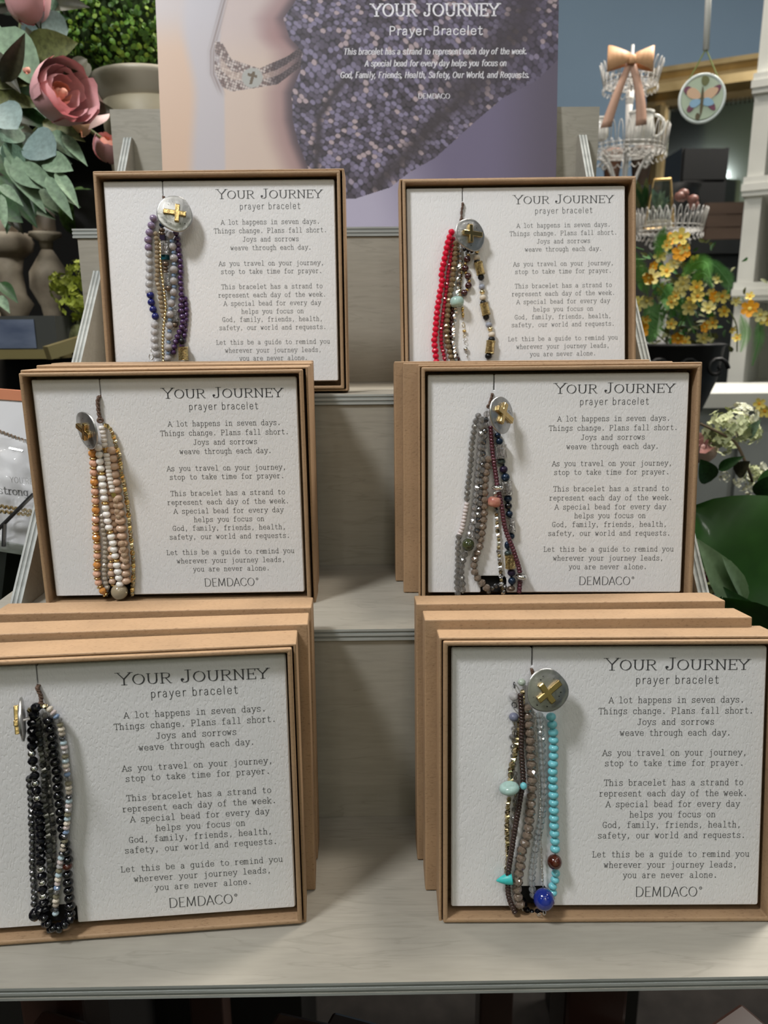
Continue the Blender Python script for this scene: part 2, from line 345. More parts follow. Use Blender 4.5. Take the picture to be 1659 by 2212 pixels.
def put_text(mb, s, sty, xh, base, x0=None, x1=None, cx=None, width=None, smallcap=1.0, fn=None, wk=1.0):
    """xh = size of 10 glyph units; the line is fitted to the width given"""
    S = STY[sty]; out, wd = layout(s, sty, smallcap); sy = xh/10
    if width is None: width = (x1-x0) if x1 is not None else wd*sy
    sx = width/wd; ox = x0 if x0 is not None else cx-width/2
    fn = fn or (lambda a, b: (a, 0, b))
    sl = S['slant']
    for st in out:
        if st[0] == '.':
            _, a, b, r = st; n = 8; vs = [fn(ox+(a+r*math.cos(t)+sl*b)*sx, base+(b+r*math.sin(t))*sy) for t in [2*math.pi*i/n for i in range(n)]]
            mb.add(vs, [tuple(range(n))]); continue
        kind, P = st; Q = [(ox+(a+sl*b)*sx, base+b*sy) for a, b in P]; N = len(Q); V = []
        for i in range(N):
            a = Q[max(i-1, 0)]; c = Q[min(i+1, N-1)]; dx = c[0]-a[0]; dy = c[1]-a[1]; l = math.hypot(dx, dy) or 1; dx /= l; dy /= l
            th = math.atan2(dy, dx); k = abs(math.sin(th+S['pen']))**1.3
            if kind == '_': k *= .4
            t = (S['t0']+(S['t1']-S['t0'])*k)*sy*.5*wk
            e = t*.6 if i == 0 else 0; e2 = t*.6 if i == N-1 else 0
            px = Q[i][0]-dx*e+dx*e2; py = Q[i][1]-dy*e+dy*e2
            V.append(fn(px-dy*t, py+dx*t)); V.append(fn(px+dy*t, py-dx*t))
        mb.add(V, [(2*i, 2*i+2, 2*i+3, 2*i+1) for i in range(N-1)])

# ------------------------------------------------------------------ boxes and cards
BW, BH, BD = .1272, .1110, .0160          # tray
LW, LH, LD = .1298, .1134, .0170          # lid
CW, CH, RC, MBOT = .1203, .1034, .0041, .0043
def tray_mesh(wd, ht, dp, th, name):
    """open front at y=0, back at y=dp; origin bottom centre of the rim"""
    mb = MB(); a = wd/2; O = [(-a, 0), (a, 0), (a, ht), (-a, ht)]; b = a-th; I = [(-b, th), (b, th), (b, ht-th), (-b, ht-th)]
    vs = [(x, 0, z) for x, z in O]+[(x, 0, z) for x, z in I]+[(x, dp-th, z) for x, z in I]+[(x, dp, z) for x, z in O]
    fs = []
    for i in range(4):
        j = (i+1) % 4
        fs += [(i, j, 4+j, 4+i), (4+i, 4+j, 8+j, 8+i), (i, 12+i, 12+j, j)]
    fs += [(8, 9, 10, 11), (15, 14, 13, 12)]
    mb.add(vs, fs); return mb.mesh(name)
ME_TRAY = tray_mesh(BW, BH, BD, .0017, 'tray'); ME_LID = tray_mesh(LW, LH, LD, .0011, 'lid')
ME_CLOSED_LID = tray_mesh(LW, LH, .0160, .0011, 'lid_closed')
ME_CLOSED_TRAY = tray_mesh(BW, BH, .0145, .0017, 'tray_closed')
for me in (ME_TRAY, ME_LID, ME_CLOSED_LID, ME_CLOSED_TRAY): me.materials.append(M['kraft'])
def card_mesh():
    """card folded back at its edges, with a thread slit at the top and a notch at the bottom"""
    a = CW/2; sl = -.0294; sw = .00022; n0, n1, nh = -.0350, -.0225, .0082
    out = [(-a, 0), (n0, 0), (n0, nh), (n1-.0015, nh), (n1, nh-.0015), (n1, 0), (a-.0006, 0), (a, .0006), (a, CH-.0006), (a-.0006, CH), (sl+sw, CH), (sl+sw*1.2, CH-.0072), (sl-sw*1.2, CH-.0072), (sl-sw, CH), (-a, CH)]
    bm = bmesh.new(); f = bm.faces.new([bm.verts.new((x, 0, z)) for x, z in out])
    r = bmesh.ops.extrude_face_region(bm, geom=[f]); bmesh.ops.translate(bm, verts=[v for v in r['geom'] if isinstance(v, bmesh.types.BMVert)], vec=(0, .0022, 0))
    bmesh.ops.triangulate(bm, faces=bm.faces[:]); bmesh.ops.recalc_face_normals(bm, faces=bm.faces[:])
    me = bpy.data.meshes.new('card'); bm.to_mesh(me); bm.free(); me.materials.append(M['card']); return me
ME_CARD = card_mesh()
def lines_mesh(which):
    mb = MB(); fn = lambda a, b: (a, -.00006, b)
    if which == 'heading':
        put_text(mb, 'Your Journey', 'title', .0033, .0943, x0=-.0012, x1=.0540, smallcap=.84, fn=fn)
    elif which == 'subheading':
        put_text(mb, 'prayer bracelet', 'sans', .0022, .0889, x0=.0103, x1=.0420, fn=fn)
    elif which == 'verse':
        T = [('A lot happens in seven days.', 26.2, 81.45), ('Things change. Plans fall short.', 26.1, 77.13), ('Joys and sorrows', 26.1, 72.8), ('weave through each day.', 26.1, 68.5),
             ('As you travel on your journey,', 26.0, 60.6), ('stop to take time for prayer.', 25.9, 56.5), ('This bracelet has a strand to', 25.9, 48.7), ('represent each day of the week.', 25.8, 44.4),
             ('A special bead for every day', 25.75, 40.1), ('helps you focus on', 25.7, 35.9), ('God, family, friends, health,', 25.6, 31.75), ('safety, our world and requests.', 25.55, 27.5),
             ('Let this be a guide to remind you', 25.4, 19.85), ('wherever your journey leads,', 25.5, 15.55), ('you are never alone.', 25.4, 11.35)]
        for s, c, z in T:
            put_text(mb, s, 'type', .00165, z*.001, cx=c*.001, width=len(s)*.00186, fn=fn)
    else:
        put_text(mb, 'DEMDACO', 'logo', .0028, .0037, x0=.0118, x1=.0365, fn=fn)
        for r0, r1 in ((.0006, .0004),):
            n = 12; vs = []
            for k in range(n):
                t = 2*math.pi*k/n; vs += [fn(.0374+r0*math.cos(t), .0071+r0*math.sin(t)), fn(.0374+r1*math.cos(t), .0071+r1*math.sin(t))]
            mb.add(vs, [(2*k, 2*((k+1) % n), 2*((k+1) % n)+1, 2*k+1) for k in range(n)])
        put_text(mb, 'R', 'fine', .0004, .00682, x0=.0372, x1=.0377, fn=fn)
    me = mb.mesh(which); me.materials.append(M['ink']); return me
TXT = {k: lines_mesh(k) for k in ('heading', 'subheading', 'verse', 'logo')}

BOX = {  # x, y, z, yaw, lean, roll (degrees), tread, dx of the card
'A': (-.0684, .1922, .1930, -.57, 4.18, -.16, 2, .0002),
'B': (.0924, .2010, .1941, .46, 10.31, -.47, 2, -.0011),
'C': (-.0838, .1244, .0958, .21, .6, -.26, 1, .0002),
'D': (.0967, .1176, .0972, -2.54, 6.55, -.25, 1, -.0004),
'E': (-.0819, .0220, .0008, 4.15, 4.94, -.17, 0, .0009),
'F': (.0998, .0256, .0004, -.74, 9.07, .09, 0, 0.)}
WHERE = {'A': 'upper left, with purple and gold beads', 'B': 'upper right, with red and black beads', 'C': 'middle left, with peach beads and pearls',
         'D': 'middle right, with smoky crystal and burgundy beads', 'E': 'lower left, with black and silver beads', 'F': 'lower right, with turquoise and blue beads'}
def rotm(yaw, lean, roll):
    return Matrix.Rotation(math.radians(yaw), 3, 'Z') @ Matrix.Rotation(math.radians(-lean), 3, 'X') @ Matrix.Rotation(math.radians(roll), 3, 'Y')
M['notch_black'] = mat('notch_black', (.004, .004, .004), .9)
FR = {}; GB = {}
for k, (x, y, z, ya, le, ro, t, dx) in BOX.items():
    R3 = rotm(ya, le, ro); MW = Matrix.Translation((x, y, z)) @ R3.to_4x4(); FR[k] = (MW, MW.inverted(), dx)
    gb = empty('gift_box'); gb.matrix_world = MW; GB[k] = gb
    tag(gb, 'open kraft box %s' % WHERE[k], 'box', 'open kraft boxes holding bracelet cards')
    bevel(obj('tray', ME_TRAY, parent=gb), .0006)
    FI = MB().box(-CW/2+.002, CW/2-.002, RC+.0026, BD-.0022, .004, BH-.004).build('notch_dark_block', M['notch_black'], gb)  # black block added behind the card so its notch looks dark
    c = obj('bracelet_card', ME_CARD); c.matrix_world = MW @ Matrix.Translation((dx, RC, MBOT)); bevel(c, .0004, 1)
    tag(c, 'white textured card with grey printed verse, %s' % WHERE[k], 'card', 'printed bracelet cards')
    for nm, me in TXT.items():
        tt = obj(nm if nm != 'logo' else 'logo', me, parent=c)
lidoff = {'A': (.0012, -.0012, .0026), 'B': (.0022, -.0012, -.0011), 'C': (.0030, -.0012, .0030), 'D': (.0020, -.0012, -.0006), 'E': (.0018, -.0012, .0010), 'F': (.0018, -.0012, -.0008)}
for k, (o_, dz, dxx) in lidoff.items():
    bevel(obj('lid', ME_LID, parent=GB[k], loc=(dxx*.3, o_, dz)), .0007)
def closed_box(k, y, x, lean, yaw, label):
    t = BOX[k][6]
    root = empty('closed_gift_box'); MW = Matrix.Translation((x, y, t*H+.0003)) @ rotm(yaw, lean, 0).to_4x4(); root.matrix_world = MW
    tag(root, label, 'box', 'closed kraft boxes stacked behind the open ones')
    bevel(obj('lid', ME_CLOSED_LID, parent=root, loc=(0, .0160, 0), rot=(0, 0, math.pi)), .0011, 3)
    bevel(obj('tray', ME_CLOSED_TRAY, parent=root, loc=(0, .0033, .0012)), .0008)
    return root
closed_box('F', .0438, .0953, 7.9, -.5, 'closed kraft box directly behind the lower right open box')
closed_box('F', .0628, .0930, 7.3, 0, 'closed kraft box at the back of the lower right stack')
closed_box('E', .0420, -.0795, 5.0, 3.2, 'closed kraft box directly behind the lower left open box')
closed_box('E', .0625, -.0800, 4.6, 1.5, 'closed kraft box at the back of the lower left stack')
closed_box('D', .1375, .0900, 6.4, -1.5, 'closed kraft box directly behind the middle right open box')
closed_box('D', .1570, .0865, 6.2, 0, 'closed kraft box at the back of the middle right stack')
closed_box('C', .1445, -.0835, .8, 0.4, 'closed kraft box directly behind the middle left open box')
closed_box('C', .1640, -.0850, .8, -.4, 'closed kraft box at the back of the middle left stack')
# ------------------------------------------------------------------ bracelet materials
def bm_(n, c, **k):
    # bead meshes are one unit across and scaled down, so their grain is set per bead
    real = n in ('button_silver', 'cross_gold', 'brown_cord', 'thread')
    if not real:
        k['vscale'] = k.get('vscale', 200)/70.; k['bscale'] = k.get('bscale', 200)/110.
    M[n] = mat(n, c, **k)
    if not real and k.get('bump'):
        for nd in M[n].node_tree.nodes:
            if nd.type == 'BUMP': nd.inputs['Distance'].default_value = .004
bm_('red_glass', (.62, .004, .035), rough=.32); bm_('red_crystal', (.62, .02, .06), rough=.05, trans=.45, coat=.6)
bm_('bronze_glass', (.26, .19, .11), rough=.2, metal=.45, var=.3, vscale=300); bm_('silver', (.78, .77, .75), rough=.2, metal=1.)
bm_('silver_engraved', (.20, .19, .17), rough=.25, metal=1., bump=1., bscale=900, col2=(.88, .87, .84), vscale=420); bm_('gold', (.80, .56, .22), rough=.2, metal=1.)  # engraved: dark and bright blotches stand for shade in the crevices
bm_('gold_engraved', (.28, .17, .05), rough=.25, metal=1., bump=1., bscale=1100, col2=(.92, .74, .36), vscale=480); bm_('pale_gold', (.75, .62, .36), rough=.22, metal=1.)  # engraved gold likewise has crevice shade painted into its colour
bm_('antique_gold', (.38, .30, .17), rough=.25, metal=1.); bm_('garnet', (.035, .002, .004), rough=.06, coat=1.)
bm_('black_glass', (.003, .003, .004), rough=.08, coat=.5); bm_('matte_black', (.004, .004, .005), rough=.35)
bm_('jet', (.004, .004, .006), rough=.12); bm_('cream_stone', (.62, .55, .45), rough=.3); bm_('grey_stone', (.28, .30, .36), rough=.35)
bm_('aqua_stone', (.38, .55, .50), rough=.25, coat=.4, var=.12, vscale=250); bm_('turquoise', (.16, .50, .56), rough=.28, coat=.4, var=.06, vscale=200)
bm_('spike_turquoise', (.05, .50, .48), rough=.4, var=.1, vscale=300); bm_('tiger_eye', (.085, .018, .008), rough=.12, coat=.8, col2=(.025, .004, .002), vscale=180)
bm_('lapis', (.012, .03, .26), rough=.14, coat=.8, col2=(.01, .02, .17), vscale=250); bm_('navy_lapis', (.008, .012, .13), rough=.3, coat=.3)
bm_('smoky_brown', (.22, .165, .125), rough=.06, trans=.2, coat=1., spec=.9, var=.35, vscale=260); bm_('clear_crystal', (.92, .95, .97), rough=.02, trans=.9, coat=1.)
bm_('smoky_clear', (.66, .64, .62), rough=.02, trans=.9, coat=1., var=.25, vscale=260); bm_('brown_seed', (.035, .016, .012), rough=.12, coat=.6)
bm_('gunmetal', (.20, .20, .21), rough=.18, metal=.9); bm_('dark_nugget', (.12, .12, .11), rough=.22, metal=.8)
bm_('burgundy_seed', (.10, .022, .035), rough=.15, metal=.3, coat=.7, var=.3, vscale=200); bm_('navy_bead', (.008, .022, .05), rough=.3, metal=.4, coat=.3)
bm_('purple_bead', (.018, .010, .032), rough=.35, metal=.3); bm_('green_metal', (.06, .08, .075), rough=.35, metal=.5)
bm_('rhodonite', (.36, .10, .08), rough=.3, col2=(.55, .28, .2), vscale=150); bm_('moss_agate', (.06, .07, .025), rough=.15, coat=.6, col2=(.015, .02, .01), vscale=260)
bm_('pearl', (.84, .80, .76), rough=.22, coat=.6, sss=.2); bm_('lilac_pearl', (.62, .55, .54), rough=.3, coat=.5)
bm_('white_seed', (.78, .73, .67), rough=.25, coat=.3); bm_('peach_glass', (.72, .42, .30), rough=.2, coat=.4, sss=.2); bm_('orange_glass', (.74, .32, .08), rough=.12, coat=.6, trans=.2)
bm_('peach_quartz', (.72, .50, .36), rough=.3, trans=.25, coat=.3); bm_('champagne_glass', (.66, .48, .33), rough=.06, trans=.45, coat=.6)
bm_('beige_crystal', (.66, .58, .48), rough=.1, trans=.5); bm_('beige_agate', (.32, .26, .17), rough=.15, coat=.6)
bm_('lavender_jade', (.25, .19, .29), rough=.15, coat=.8, sss=.1); bm_('milky_clear', (.72, .70, .70), rough=.08, trans=.55, coat=.4)
bm_('amethyst', (.055, .022, .085), rough=.1, coat=.8, var=.3, vscale=120); bm_('grey_quartz', (.50, .47, .47), rough=.12, trans=.3, coat=.5)
bm_('blue_crystal', (.20, .28, .42), rough=.08, coat=.8); bm_('bronze_bead', (.16, .12, .09), rough=.3, metal=.7); bm_('teal_bead', (.015, .09, .11), rough=.2, metal=.4)
bm_('smoky_gold', (.42, .33, .22), rough=.08, trans=.35, coat=.5); bm_('pale_blue_glass', (.40, .50, .54), rough=.15, coat=.5); bm_('pale_pink_glass', (.52, .44, .42), rough=.15, coat=.5)
bm_('olive_clear', (.36, .33, .22), rough=.08, trans=.5); bm_('pale_green_stone', (.40, .46, .38), rough=.25, coat=.4); bm_('slate_blue_stone', (.16, .17, .24), rough=.35)
bm_('brown_cord', (.13, .075, .05), rough=.6, bump=1., bscale=1500); bm_('thread', (.3, .27, .24), rough=.6)
bm_('button_silver', (.58, .58, .57), rough=.34, metal=.9, col2=(.36, .36, .355), vscale=110, bump=.5, bscale=260); bm_('cross_gold', (.62, .45, .20), rough=.22, metal=1., bump=.3, bscale=350)
bm_('dark_hole', (.01, .008, .007), rough=.9)
# ------------------------------------------------------------------ bead shapes (unit diameter and length along Z)
def shape(kind):
    mb = MB(); sm = True
    if kind == 'ball':
        n = 9; mb.lathe([(.5*math.sin(math.pi*i/n) if 0 < i < n else .06, -.5*math.cos(math.pi*i/n)) for i in range(n+1)], 16)
    elif kind == 'seed':
        mb.lathe([(.16, -.42), (.34, -.5), (.46, -.34), (.5, -.1), (.5, .1), (.46, .34), (.34, .5), (.16, .42)], 14)
    elif kind == 'disc':
        mb.lathe([(.2, -.3), (.3, -.5), (.44, -.3), (.5, 0), (.44, .3), (.3, .5), (.2, .3)], 18)
    elif kind == 'tube':
        P = [(.2, -.5), (.48, -.5), (.5, -.46), (.5, -.42), (.46, -.38)]
        for i in range(9): P.append((.46+.018*(i % 2), -.36+.72*i/8))
        P += [(.46, .38), (.5, .42), (.5, .46), (.48, .5), (.2, .5)]
        mb.lathe(P, 20)
    elif kind == 'facet':
        sm = False; n = 8; R_ = [(.22, -.5, 0), (.42, -.27, .5), (.5, 0, 0), (.42, .27, .5), (.22, .5, 0)]; vs = []; fs = []
        for r, z, o in R_:
            for k in range(n):
                t = 2*math.pi*(k+o)/n; vs.append((r*math.cos(t), r*math.sin(t), z))
        for i in range(4):
            o = R_[i][2]; sh = 1 if o else 0
            for k in range(n):
                a, b = i*n+k, i*n+(k+1) % n; c, d = (i+1)*n+k, (i+1)*n+(k+1) % n
                if o == 0: fs += [(a, b, c), (b, d, c)]
                else: fs += [(a, b, d), (a, d, c)]
        fs += [tuple(range(n-1, -1, -1)), tuple(4*n+k for k in range(n))]; mb.add(vs, fs)
    elif kind == 'nugget':
        sm = False; n = 4; R_ = [(.36, -.5, 0), (.56, -.16, .12), (.52, .2, -.1), (.36, .5, .1)]; vs = []; fs = []
        for r, z, o in R_:
            for k in range(n):
                t = 2*math.pi*(k+o)/n; vs.append((r*math.cos(t), r*math.sin(t), z))
        for i in range(3):
            for k in range(n): fs.append((i*n+k, i*n+(k+1) % n, (i+1)*n+(k+1) % n, (i+1)*n+k))
        fs += [(3, 2, 1, 0), (12, 13, 14, 15)]; mb.add(vs, fs)
    elif kind == 'cube':
        sm = False; mb.box(-.5, .5, -.5, .5, -.5, .5)
    elif kind == 'ring':
        mb.tube([(.4*math.cos(t), 0, .4*math.sin(t)) for t in [k*math.pi/8 for k in range(16)]], .085, 6, closed=True)
    elif kind == 'link':
        mb.tube([(.3*math.cos(t), 0, .42*math.sin(t)) for t in [k*math.pi/6 for k in range(12)]], .1, 6, closed=True)
    elif kind == 'spike':
        mb.lathe([(.5, -.5), (.52, -.4), (.44, -.1), (.28, .2), (.1, .45), (.02, .5)], 16)
    return mb, sm
SHP = {k: shape(k) for k in ('ball', 'seed', 'disc', 'tube', 'facet', 'nugget', 'cube', 'ring', 'link', 'spike')}
BNAME = {'ball': 'round_bead', 'seed': 'seed_bead', 'disc': 'disc_bead', 'tube': 'tube_bead', 'facet': 'faceted_bead', 'nugget': 'nugget_bead', 'cube': 'square_bead', 'ring': 'jump_ring', 'link': 'chain_link', 'spike': 'spike_bead'}
_bc = {}
def bead_me(kind, m):
    if (kind, m) not in _bc:
        mb, sm = SHP[kind]; me = mb.mesh(BNAME[kind], sm); me.materials.append(M[m]); _bc[(kind, m)] = me
    return _bc[(kind, m)]
def cpt(k, px, py, lift=0.):
    """photo point -> coordinates of card k (x right, z up from its lower centre, y towards its back)"""
    MW, MI, dx = FR[k]; o = MI @ CO; d = (MI.to_3x3() @ ray(px, py)); t = (RC-lift-o.y)/d.y; v = o+d*t
    return Vector((v.x, v.y, v.z))
def pxs(k, px, py):
    return (cpt(k, px+1, py)-cpt(k, px, py)).length
class Bracelet:
    def __init__(s, k, label):
        s.k = k; s.root = empty('beaded_bracelet'); s.root.matrix_world = FR[k][0]
        tag(s.root, label, 'bracelet', 'beaded bracelets on the cards')
    def bead(s, parent, kind, m, w, h, p, tdir, small=None, spin=None):
        q = tdir.to_track_quat('Z', 'Y') if tdir.length > 0 else Quaternion()
        q = q @ Quaternion((0, 0, 1), random.random()*6.28 if spin is None else spin)
        o = bpy.data.objects.new(BNAME[kind], bead_me(kind, m)); COL.objects.link(o); o.parent = parent
        o.location = p; o.rotation_mode = 'QUATERNION'; o.rotation_quaternion = q; o.scale = (w, w, h); return o
    def strand(s, path, pat, lift=0., merge=False, gap=1.0, jit=.04, maxn=400, start=0, name='strand'):
        """path in photo px; pat = [(kind, width px, height px, material)] repeated along it"""
        k = s.k; sc = pxs(k, *path[len(path)//2]); wmax = max(p[1] for p in pat)*sc
        P = smooth_path([cpt(k, a, b, lift+wmax*.5) for a, b in path], 8)
        cum = [0]
        for i in range(1, len(P)): cum.append(cum[-1]+(P[i]-P[i-1]).length)
        tot = cum[-1]
        def pos(u):
            u = min(max(u, 0), tot-1e-9); i = max(0, np.searchsorted(cum, u, 'right')-1); i = min(i, len(P)-2)
            t = (u-cum[i])/max(1e-9, cum[i+1]-cum[i]); return P[i].lerp(P[i+1], t), (P[i+1]-P[i])
        th = MB().tube(P, .00022, 5); big = MB(); mats = [M['thread']]; sub = []
        u = 0; i = start
        while u < tot and i-start < maxn:
            kind, w, h, m = pat[i % len(pat)]; hh = h*sc*gap; ww = w*sc*(1+random.uniform(-jit, jit)); c, t = pos(u+hh/2)
            if u+hh*.5 > tot: break
            c = c+Vector((0, (wmax-ww)*.5*.6, 0))
            if merge:
                if M[m] not in mats: mats.append(M[m])
                mi = mats.index(M[m]); q = (t.to_track_quat('Z', 'Y') @ Quaternion((0, 0, 1), random.random()*6.28)).to_matrix(); src = SHP[kind][0]
                th.add([c+q @ Vector((v[0]*ww, v[1]*ww, v[2]*hh*1.02)) for v in src.v], src.f, mi)
            else: sub.append((kind, m, ww, hh*1.02, c, t))
            u += hh; i += 1
        me = th.mesh(name, True)
        o = obj(name, me, mats, s.root)
        if merge and pat[0][0] in ('facet', 'nugget', 'cube'): me.shade_flat()
        for kind, m, ww, hh, c, t in sub: s.bead(o, kind, m, ww, hh, c, t)
        return o
    def single(s, kind, m, w, h, px, py, lift=0., ang=0., parent=None, name=None, spin=None):
        """one bead at a photo point; ang = lean of its axis from upright, degrees"""
        sc = pxs(s.k, px, py); t = Vector((math.sin(math.radians(ang)), 0, -math.cos(math.radians(ang))))
        o = s.bead(parent or s.root, kind, m, w*sc, h*sc, cpt(s.k, px, py, lift+w*sc*.5), t, spin=spin)
        if name: o.name = name
        return o
    def cord(s, path, w=5, lift=.0008):
        k = s.k; sc = pxs(k, *path[0]); P = smooth_path([cpt(k, a, b, lift) for a, b in path], 5); P[0].y += .002
        mb = MB()
        for ph in (0, math.pi):
            Q = [p+Vector((math.cos(i*.9+ph)*w*sc*.22, math.sin(i*.9+ph)*w*sc*.22, 0)) for i, p in enumerate(P)]
            mb.tube(Q, w*sc*.30, 7)
        # knot
        e = P[-1]; mb.tube([e+Vector((math.cos(t)*w*sc*.55, -abs(math.sin(t*.5))*w*sc*.4, math.sin(t)*w*sc*.45)) for t in [j*.5 for j in range(16)]], w*sc*.3, 6)
        mb.build('cord_loop', M['brown_cord'], s.root, smooth=True)
    def button(s, px, py, dia, yaw=0, pitch=0, roll=0, cross=0, lift=.006, aspect=1.05, cs=1.):
        """yaw>0 turns the face to the right; cross = direction of its long arm in degrees from +x"""
        k = s.k; sc = pxs(k, px, py); Rr = dia*sc*.5
        root = empty('button_frame', parent=None)
        bpy.data.objects.remove(root)
        rot = (Matrix.Rotation(math.radians(yaw), 3, 'Z') @ Matrix.Rotation(math.radians(pitch), 3, 'X') @ Matrix.Rotation(math.radians(roll), 3, 'Y'))
        c = cpt(k, px, py, lift)
        def outl(t, ph): return 1+.035*math.cos(2*t+.6)+.03*math.cos(3*t+ph)+.012*math.cos(5*t)
        mb = MB(); n = 48
        rings = [(0.02, -.155), (.25, -.150), (.5, -.13), (.74, -.09), (.88, -.045), (.94, -.05), (.985, -.03), (1.0, .02), (.98, .075), (.9, .10), (.02, .10)]
        vs = []; fs = []
        for r, y in rings:
            for j in range(n):
                t = 2*math.pi*j/n; q = r*Rr*outl(t, ord(k)); vs.append((q*math.cos(t), y*Rr*.9+.012*Rr*math.sin(3*t+r*4)*r, q*math.sin(t)*aspect))
        for i in range(len(rings)-1):
            for j in range(n): fs.append((i*n+j, i*n+(j+1) % n, (i+1)*n+(j+1) % n, (i+1)*n+j))
        fs += [tuple(range(n)), tuple((len(rings)-1)*n+j for j in range(n-1, -1, -1))]; mb.add(vs, fs)
        b = mb.build('button', M['button_silver'], s.root, c, rot.to_euler(), True)
        # pitted marks
        hm = MB()
        for j in range(9):
            t = random.random()*6.28; r = random.uniform(.55, .82)*Rr; x, z = r*math.cos(t), r*math.sin(t)*aspect; rr = random.uniform(.02, .04)*Rr; y = -.115*Rr if r < .7*Rr else -.085*Rr
            hm.add([(x+rr*math.cos(a), y-.00003, z+rr*math.sin(a)*.8) for a in [q*1.047 for q in range(6)]], [(0, 1, 2, 3, 4, 5)])
        hm.build('pit_mark', M['dark_hole'], b)
        a = .135*Rr*cs; S_ = .50*Rr*cs; Lg = .78*Rr*cs; h0, h1 = -.10*Rr, -.30*Rr
        o = [(-a, -a), (-a, -S_), (a, -S_), (a, -a), (Lg, -a), (Lg, a), (a, a), (a, S_), (-a, S_), (-a, a), (-S_, a), (-S_, -a)]
        cm = MB(); m = 12; off = -.12*Rr*cs
        cm.add([(x+off, h1, z) for x, z in o]+[(x+off, h0, z) for x, z in o], [tuple(range(m)), tuple(range(2*m-1, m-1, -1))]+[(i, i+m, (i+1) % m+m, (i+1) % m) for i in range(m)])
        me = cm.mesh('cross'); bmx = bmesh.new(); bmx.from_mesh(me); bmesh.ops.triangulate(bmx, faces=[f for f in bmx.faces if len(f.verts) > 4]); bmesh.ops.recalc_face_normals(bmx, faces=bmx.faces[:]); bmx.to_mesh(me); bmx.free()
        cr = obj('cross', me, M['cross_gold'], b, (0, 0, 0), (0, -math.radians(cross), 0)); bevel(cr, .04*Rr, 2)
        # shank behind
        MB().tube([(-.25*Rr, .05*Rr, 0), (-.12*Rr, .3*Rr, 0), (.12*Rr, .3*Rr, 0), (.25*Rr, .05*Rr, 0)], .05*Rr, 6).build('shank', M['silver'], b)
        return b
def notch(k):
    pass

# ---- F : turquoise and blue
b = Bracelet('F', 'multi-strand bracelet with turquoise balls, one big blue bead and a pale aqua disc')
b.strand([(1138, 1522), (1144, 1590), (1147, 1640), (1149, 1690), (1148, 1720), (1144, 1765), (1138, 1812), (1127, 1837), (1124, 1870), (1117, 1910), (1118, 1932), (1122, 1950), (1130, 1968)], [('facet', 24, 17.5, 'smoky_brown')])
b.strand([(1165, 1538), (1170, 1600), (1173, 1650), (1176, 1700), (1172, 1760), (1160, 1815), (1153, 1860), (1149, 1905), (1152, 1935)], [('facet', 17, 13, 'clear_crystal')])
b.strand([(1156, 1540), (1159, 1600), (1161, 1660), (1166, 1700), (1168, 1780), (1170, 1850), (1173, 1918)], [('link', 7, 6.5, 'silver')], lift=.0016, merge=True)
b.strand([(1189, 1540), (1195, 1583), (1196, 1630), (1194, 1660), (1195, 1700), (1196, 1735), (1197, 1787), (1199, 1820), (1199, 1847)], [('ball', 22, 17.2, 'turquoise')], lift=.001)
b.single('ball', 'tiger_eye', 32, 32, 1198, 1862, .0005)
b.strand([(1201, 1879), (1199, 1900), (1193, 1920), (1198, 1942)], [('ball', 19, 15, 'turquoise')])
b.strand([(1129, 1490), (1127, 1530), (1122, 1580), (1116, 1610), (1110, 1640), (1104, 1660), (1103, 1692)], [('nugget', 12, 12, 'antique_gold'), ('nugget', 12, 11, 'pale_gold')], lift=.001)
b.strand([(1100, 1722), (1097, 1745), (1095, 1790), (1097, 1850), (1094, 1890)], [('nugget', 11, 10, 'antique_gold'), ('nugget', 11, 10, 'pale_gold'), ('nugget', 10, 9, 'antique_gold')])
b.strand([(1124, 1498), (1127, 1560), (1126, 1610), (1128, 1650), (1130, 1690), (1124, 1722), (1117, 1765), (1109, 1812), (1103, 1850), (1098, 1882), (1097, 1905), (1098, 1932), (1104, 1952), (1113, 1972)], [('seed', 12.5, 7, 'brown_seed')], lift=.002)
b.strand([(1112, 1560), (1109, 1590), (1108, 1630), (1112, 1670), (1116, 1700), (1110, 1760), (1106, 1800)], [('link', 8, 9, 'antique_gold'), ('ball', 12, 11, 'smoky_clear')], merge=True)
for a in [('ball', 'pale_green_stone', 17, 16, 1127, 1474, .001), ('ring', 'gunmetal', 16, 16, 1111, 1480, .0), ('ball', 'milky_clear', 20, 18, 1110, 1505, .0), ('ring', 'gunmetal', 15, 14, 1111, 1523, .0), ('ball', 'slate_blue_stone', 21, 19, 1110, 1549, 0), ('ring', 'gunmetal', 14, 13, 1112, 1586, 0), ('ball', 'smoky_clear', 13, 12, 1106, 1592, 0)]: b.single(*a)
b.single('disc', 'aqua_stone', 44, 21, 1100, 1703, .0015, 8)
b.single('ball', 'turquoise', 15, 16, 1131, 1698, .004)
b.single('spike', 'spike_turquoise', 24, 34, 1089, 1900, .001, -82)
b.single('ball', 'lapis', 45, 46, 1175, 1943, .001); b.single('ring', 'silver', 15, 13, 1176, 1970, .004, 20); b.single('ring', 'silver', 12, 10, 1164, 1976, .003, 60)
b.strand([(1128, 1940), (1135, 1962), (1150, 1972), (1168, 1968), (1190, 1955)], [('facet', 15, 12, 'jet')], lift=-.002)
b.cord([(1149, 1446), (1150, 1452), (1153, 1462), (1160, 1474)], 8)
b.button(1182, 1492, 92, yaw=12, pitch=-6, roll=0, cross=35, lift=.0085, aspect=1.03, cs=1.05)

